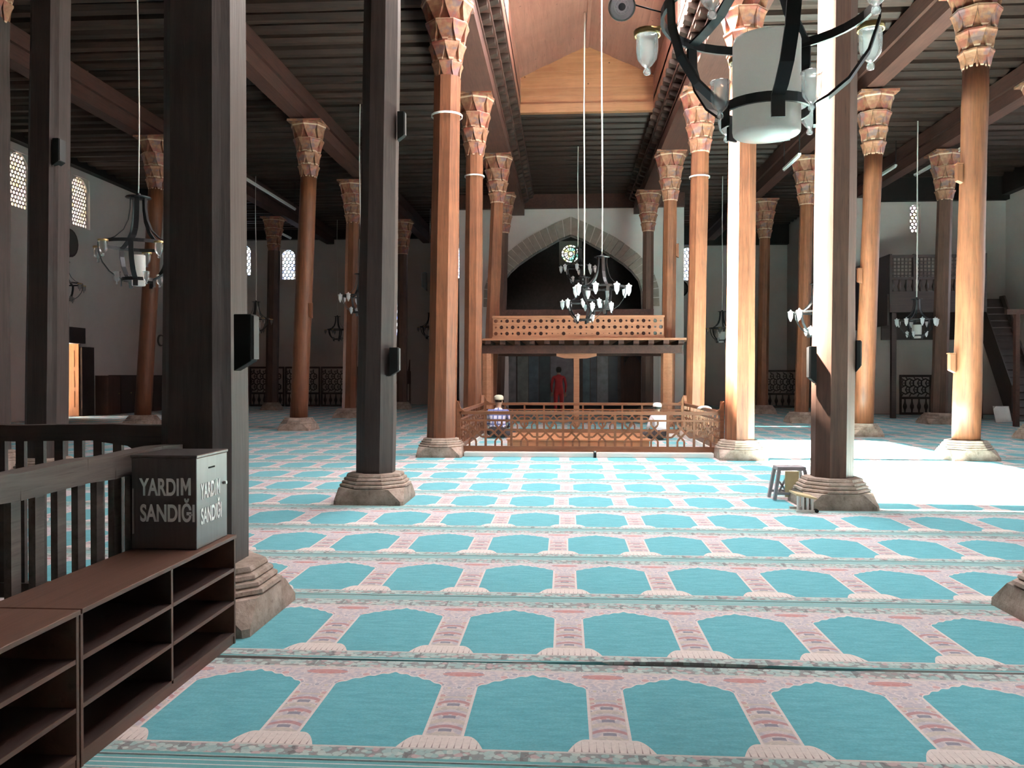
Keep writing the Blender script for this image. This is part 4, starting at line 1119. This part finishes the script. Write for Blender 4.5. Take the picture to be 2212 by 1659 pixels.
# ------------------------------------------------------------------ strip lights under the beams
def tube(label, x, y0, y1, z):
    t = thing('strip_light', label, 'strip light', (x, (y0+y1)/2, z), 'slim strip lights under the roof beams')
    part('housing', MB().box(x-.04, x+.04, y0, y1, z, z+.06), M_WHITE, t); part('tube', MB().cyl((x, y0+.03, z-.025), (x, y1-.03, z-.025), .022, n=8), M_FROST, t)
    for yy in (y0+.02, y1-.02): part('hanger', MB().box(x-.01, x+.01, yy-.01, yy+.01, z+.06, 9.35), M_IRON, t)
tube('long pale strip light high in the far left aisle', -10.9, 27.5, 33.0, 8.25)
tube('short strip light left of the orange left-aisle column', -13.3, 37.6, 39.6, 8.2)
tube('pale strip light above the gallery chandelier on the right', 11.0, 28.4, 30.4, 8.5)
tube('pale bar added for a reflective piece on a capital, between the two right columns', 6.25, 22.6, 24.2, 7.4)  # added bar in place of a bright reflective piece on a capital
tube('strip light running beside the round orange column, right aisle', 12.1, 25.5, 29.6, 8.45)

# ------------------------------------------------------------------ speakers and blocks on the columns
M_GRILLE = plain('grey_grille', (.05, .047, .047), .6)
def speaker(label, x, y, z, w, d, h, flip=1, edge=True):
    t = thing('loudspeaker', label, 'loudspeaker', (x, y, z), 'black loudspeakers on the columns')
    pr = [(x-w/2, z), (x+w/2, z+.06), (x+w/2, z+h), (x-w/2, z+h)] if flip > 0 else [(x+w/2, z), (x+w/2, z+h), (x-w/2, z+h), (x-w/2, z+.06)]
    part('cabinet', MB().prism(pr, 'xz', y-d/2, y+d/2), M_BLACK, t, .006)
    sx = x+flip*w/2
    if edge: part('grille', MB().box(min(sx, sx+flip*.012), max(sx, sx+flip*.012), y-d/2+.01, y+d/2-.01, z+.07, z+h-.01), M_GRILLE, t)
    part('bracket', MB().box(x-.03, x+.02, y+d/2, y+d/2+.05, z+h*.4, z+h*.6), M_IRON, t)
speaker('black wedge loudspeaker on the right side of the thick near column', -1.855, 4.72, 1.53, .105, .10, .33, 1)
speaker('small black loudspeaker low on the second left nave column', -2.0, 9.65, 1.50, .10, .12, .34, 1)
speaker('small black loudspeaker high on the second left nave column', -1.93, 9.72, 4.28, .08, .10, .34, 1)
speaker('black loudspeaker on the left face of the step stool column', 2.80, 9.6, 1.42, .07, .12, .42, -1)
speaker('dark loudspeaker on the right face of the step stool column', 3.33, 9.7, 1.55, .05, .12, .36, 1)
speaker('dark loudspeaker high on the square far-left column', -7.10, 11.25, 4.45, .09, .16, .38, 1)
speaker('dark loudspeaker on the left face of the pit front left column', -2.62, 15.4, 3.1, .08, .16, .34, -1)
def block(label, x, y, z, w, h):
    t = thing('wooden_block', label, 'block', (x, y, z), 'small wooden blocks nailed to columns')
    part('body', MB().prism([(x-w/2, z+.05), (x+w/2, z), (x+w/2, z+h), (x-w/2, z+h)], 'xz', y-.06, y+.06), M_COL, t, .008)
    part('cap', MB().box(x-w/2-.01, x+w/2, y-.07, y+.07, z+h, z+h+.02), M_COL, t)
block('small reddish block low on the left of the round painted column', 6.93, 15.35, 1.56, .10, .34)
block('pale block high on the left of the round painted column', 7.04, 15.35, 4.95, .10, .34)
block('pale block high on the left of the red-capital column', 7.30, 21.1, 3.8, .10, .36)
block('small block on the right side of the orange left-aisle column', -7.0, 22.5, 3.1, .09, .40)
block('small block on the right of the orange column at the balcony end', 3.50, 26.2, 5.2, .09, .42)
fl_ = thing('floodlight', 'small pale floodlight on the capital at the pit front left column', 'floodlight', (-1.6, 14.75, 8.40))
part('housing', MB().box(-1.80, -1.42, 14.65, 14.80, 8.28, 8.44), M_STEEL, fl_, .01); part('lens', MB().box(-1.77, -1.45, 14.635, 14.65, 8.30, 8.42), M_FROST, fl_); part('bracket', MB().box(-1.79, -1.76, 14.70, 14.76, 8.44, 8.5), M_IRON, fl_)

# ================================================================== PEOPLE
M_SKIN = plain('skin', (.42, .25, .17), .5, 0, .06)
M_SHIRT = None
m, nt, b_ = new_mat('blue_white_plaid'); (x, y, z), v = coords(nt)
st1 = ((x/.11).fract().lt(.28)).max((z/.11).fract().lt(.28)); c_ = mix(nt, st1, (.62, .64, .78), (.11, .14, .36))
nt.links.new(c_, b_.inputs['Base Color']); b_.inputs['Roughness'].default_value = .9; M_PLAID = m
M_TROU = plain('dark_trousers', (.07, .055, .06), .9); M_WSHIRT = plain('pale_shirt', (.66, .62, .66), .9)
M_RED = plain('red_clothes', (.42, .025, .03), .85); M_HAIR = plain('dark_hair', (.02, .015, .012), .6); M_CAPG = plain('pale_knit_cap', (.52, .52, .40), .9, 0, .1, 60)
M_CAPW = plain('white_knit_cap', (.75, .74, .72), .9, 0, .05, 60)
def figure(label, loc, rz, verts, edges, mats, mat_of, s=1.0, root=0):
    """verts: name -> (x,y,z,r); skin modifier grows one continuous body"""
    names = list(verts); idx = {n: i for i, n in enumerate(names)}
    me = bpy.data.meshes.new('body_skeleton')
    me.from_pydata([[c*s for c in verts[n][:3]] for n in names], [(idx[a], idx[b]) for a, b in edges], [])
    ob = bpy.data.objects.new('body_source', me); COL.objects.link(ob)
    sk = ob.modifiers.new('skin', 'SKIN'); sk.use_smooth_shade = True
    for i, n in enumerate(names):
        r = verts[n][3]; rr = r if isinstance(r, tuple) else (r, r)
        me.skin_vertices[0].data[i].radius = (rr[0]*s, rr[1]*s); me.skin_vertices[0].data[i].use_root = (n == names[root])
    su = ob.modifiers.new('sub', 'SUBSURF'); su.levels = 2; su.render_levels = 2
    bpy.context.view_layer.update()
    body = bpy.data.meshes.new_from_object(ob.evaluated_get(bpy.context.evaluated_depsgraph_get()))
    bpy.data.objects.remove(ob)
    body.name = 'body'; body.materials.clear()
    for m_ in mats: body.materials.append(m_)
    P = [(Vector([c*s for c in verts[n][:3]]), n) for n in names]
    segs_ = [(P[idx[a]][0], P[idx[b]][0], a, b) for a, b in edges]
    for f_ in body.polygons:
        best = None
        for pa, pb, a, b in segs_:
            d_ = pb-pa; t_ = max(0, min(1, (f_.center-pa).dot(d_)/max(1e-9, d_.length_squared)))
            q = (f_.center-(pa+d_*t_)).length
            if best is None or q < best[0]: best = (q, b if t_ > .5 else a)
        f_.material_index = mat_of(best[1]); f_.use_smooth = True
    t = thing('person', label, 'person', loc, rz=rz); WLOC[t.name] = (0, 0, 0)
    local('body', body, t)
    return t
def hand(V, E, pre, base, d, wrist):
    V[pre+'palm'] = (*base, (.036, .018)); E.append((wrist, pre+'palm'))
    d = Vector(d).normalized(); side = d.cross(Vector((0, 0, 1))).normalized()
    for k_, (o_, L_) in enumerate(((-.028, .065), (-.010, .078), (.010, .072), (.028, .058))):
        p1_ = Vector(base)+d*.045+side*o_; p2_ = p1_+d*L_*.6; p3_ = p2_+d*L_*.35+Vector((0, 0, -.02))
        for q_, pp_ in enumerate((p1_, p2_, p3_)): V['%sf%d%d' % (pre, k_, q_)] = (*pp_, .0095-.001*q_)
        E += [(pre+'palm', '%sf%d0' % (pre, k_)), ('%sf%d0' % (pre, k_), '%sf%d1' % (pre, k_)), ('%sf%d1' % (pre, k_), '%sf%d2' % (pre, k_))]
    sg = -1 if pre.startswith('l') else 1
    t1_ = Vector(base)-side*.04*sg+d*.01; t2_ = t1_+d*.035-side*.012*sg
    V[pre+'t0'] = (*t1_, .011); V[pre+'t1'] = (*t2_, .009); E += [(pre+'palm', pre+'t0'), (pre+'t0', pre+'t1')]
def sitter(label, loc, rz, shirt, capm, s=1.0):
    V = {'pelvis': (0, 0, .14, (.17, .14)), 'belly': (0, .01, .32, (.16, .12)), 'chest': (0, .05, .50, (.17, .11)), 'collar': (0, .07, .60, (.10, .07)), 'neck': (0, .09, .665, .052),
         'jaw': (0, .115, .72, (.062, .075)), 'head': (0, .115, .79, (.076, .092)), 'crown': (0, .11, .865, (.06, .075)), 'nose': (0, .215, .765, .012)}
    E = [('pelvis', 'belly'), ('belly', 'chest'), ('chest', 'collar'), ('collar', 'neck'), ('neck', 'jaw'), ('jaw', 'head'), ('head', 'crown'), ('head', 'nose')]
    for p_, sg in (('l', -1), ('r', 1)):
        V[p_+'ear'] = (sg*.088, .10, .775, .016); E.append(('head', p_+'ear'))
        V[p_+'sho'] = (sg*.19, .05, .565, .066); V[p_+'elb'] = (sg*.27, .10, .33, .048); V[p_+'wri'] = (sg*.17, .30, .24, .033)
        E += [('chest', p_+'sho'), (p_+'sho', p_+'elb'), (p_+'elb', p_+'wri')]
        hand(V, E, p_+'h', (sg*.13, .355, .225), (-sg*.5, 1, -.1), p_+'wri')
        V[p_+'hip'] = (sg*.12, .06, .12, .105); V[p_+'kne'] = (sg*.29, .36, .13, .075); V[p_+'ank'] = (-sg*.03, .43+.05*sg, .075, .048); V[p_+'foot'] = (-sg*.16, .40+.05*sg, .055, .042)
        E += [('pelvis', p_+'hip'), (p_+'hip', p_+'kne'), (p_+'kne', p_+'ank'), (p_+'ank', p_+'foot')]
    def mo(n):
        if n in ('pelvis',) or n[1:] in ('hip', 'kne', 'ank', 'foot'): return 1
        if n in ('belly', 'chest', 'collar') or n[1:] in ('sho', 'elb'): return 0
        return 2
    t = figure(label, loc, rz, V, E, [shirt, M_TROU, M_SKIN], mo, s)
    hc = (0, .105, .80)
    local('hair', MB().lathe([(.082, -.04), (.092, .0), (.094, .03), (.07, .06)], 16, (hc[0]*s, (hc[1]-.012)*s, hc[2]*s)).mesh('hair', M_HAIR), t).scale = (1, 1, 1)
    cp = MB().lathe([(.100, .015), (.103, .03), (.102, .07), (.088, .10), (.055, .118), (.0, .123)], 18, (hc[0], hc[1], hc[2]))
    cp.v = [(a*s, ((b-hc[1])*1.12+hc[1])*s, c*s) for a, b, c in cp.v]
    local('cap', cp.mesh('cap', capm), t)
    return t
sitter('man in blue plaid shirt and pale cap sitting behind the left of the pit railing', (-1.60, 19.72, .016), -.15, M_PLAID, M_CAPG, 1.13)
sitter('man in pale shirt and white cap bowed behind the right of the pit railing', (2.20, 19.4, .016), .5, M_WSHIRT, M_CAPW, .95)
V = {'pelvis': (0, 0, .93, (.155, .11)), 'belly': (0, 0, 1.12, (.14, .10)), 'chest': (0, 0, 1.32, (.165, .11)), 'collar': (0, 0, 1.46, (.09, .07)), 'neck': (0, .01, 1.52, .05), 'jaw': (0, .025, 1.575, (.06, .07)), 'head': (0, .02, 1.65, (.072, .09)), 'crown': (0, .01, 1.72, (.055, .07)), 'nose': (0, .118, 1.62, .012)}
E = [('pelvis', 'belly'), ('belly', 'chest'), ('chest', 'collar'), ('collar', 'neck'), ('neck', 'jaw'), ('jaw', 'head'), ('head', 'crown'), ('head', 'nose')]
for p_, sg in (('l', -1), ('r', 1)):
    V[p_+'ear'] = (sg*.083, .01, 1.635, .016); E.append(('head', p_+'ear'))
    V[p_+'sho'] = (sg*.19, 0, 1.41, .062); V[p_+'elb'] = (sg*.25, -.02, 1.13, .045); V[p_+'wri'] = (sg*.24, .06, .90, .032)
    E += [('chest', p_+'sho'), (p_+'sho', p_+'elb'), (p_+'elb', p_+'wri')]
    hand(V, E, p_+'h', (sg*.235, .08, .84), (0, .15, -1), p_+'wri')
    V[p_+'hip'] = (sg*.095, 0, .86, .10); V[p_+'kne'] = (sg*.105, .02, .48, .068); V[p_+'ank'] = (sg*.11, -.01, .09, .045); V[p_+'heel'] = (sg*.11, -.03, .045, .036); V[p_+'toe'] = (sg*.125, .16, .035, .033)
    E += [('pelvis', p_+'hip'), (p_+'hip', p_+'kne'), (p_+'kne', p_+'ank'), (p_+'ank', p_+'heel'), (p_+'heel', p_+'toe')]
def mo(n):
    if n in ('pelvis', 'belly', 'chest', 'collar') or n[1:] in ('sho', 'elb', 'hip', 'kne', 'ank', 'wri'): return 0
    if n[1:] in ('heel', 'toe'): return 2
    return 1
red = figure('person in red clothes standing with their back turned under the balcony', (-.22, 30.2, .016), .05, V, E, [M_RED, M_SKIN, M_HAIR], mo, 1.04)
local('hair', MB().lathe([(.07, -.10), (.094, -.04), (.10, .02), (.09, .075), (.055, .105), (0, .112)], 16, (0, .005*1.04, 1.655*1.04)).mesh('hair', M_HAIR), red)
wc = thing('white_cloth', 'small white cloth lying over the right side pit railing', 'cloth', (2.92, 17.6, .85))
cm = MB(); n1, n2 = 8, 6; cv = []
for i in range(n1+1):
    for j in range(n2+1):
        u_, v_ = i/n1*2-1, j/n2*2-1
        xx = u_*.12; zz = .868 - max(0, abs(u_)-.5)**1.3*.10 + .012*math.sin(v_*7+u_*3)
        cv.append((2.92+xx, 17.6+v_*.20, zz))
cm.add(cv, [(i*(n2+1)+j, (i+1)*(n2+1)+j, (i+1)*(n2+1)+j+1, i*(n2+1)+j+1) for i in range(n1) for j in range(n2)], 0, True)
o = part('fabric', cm, M_CLOTH, wc); so = o.modifiers.new('thick', 'SOLIDIFY'); so.thickness = .012
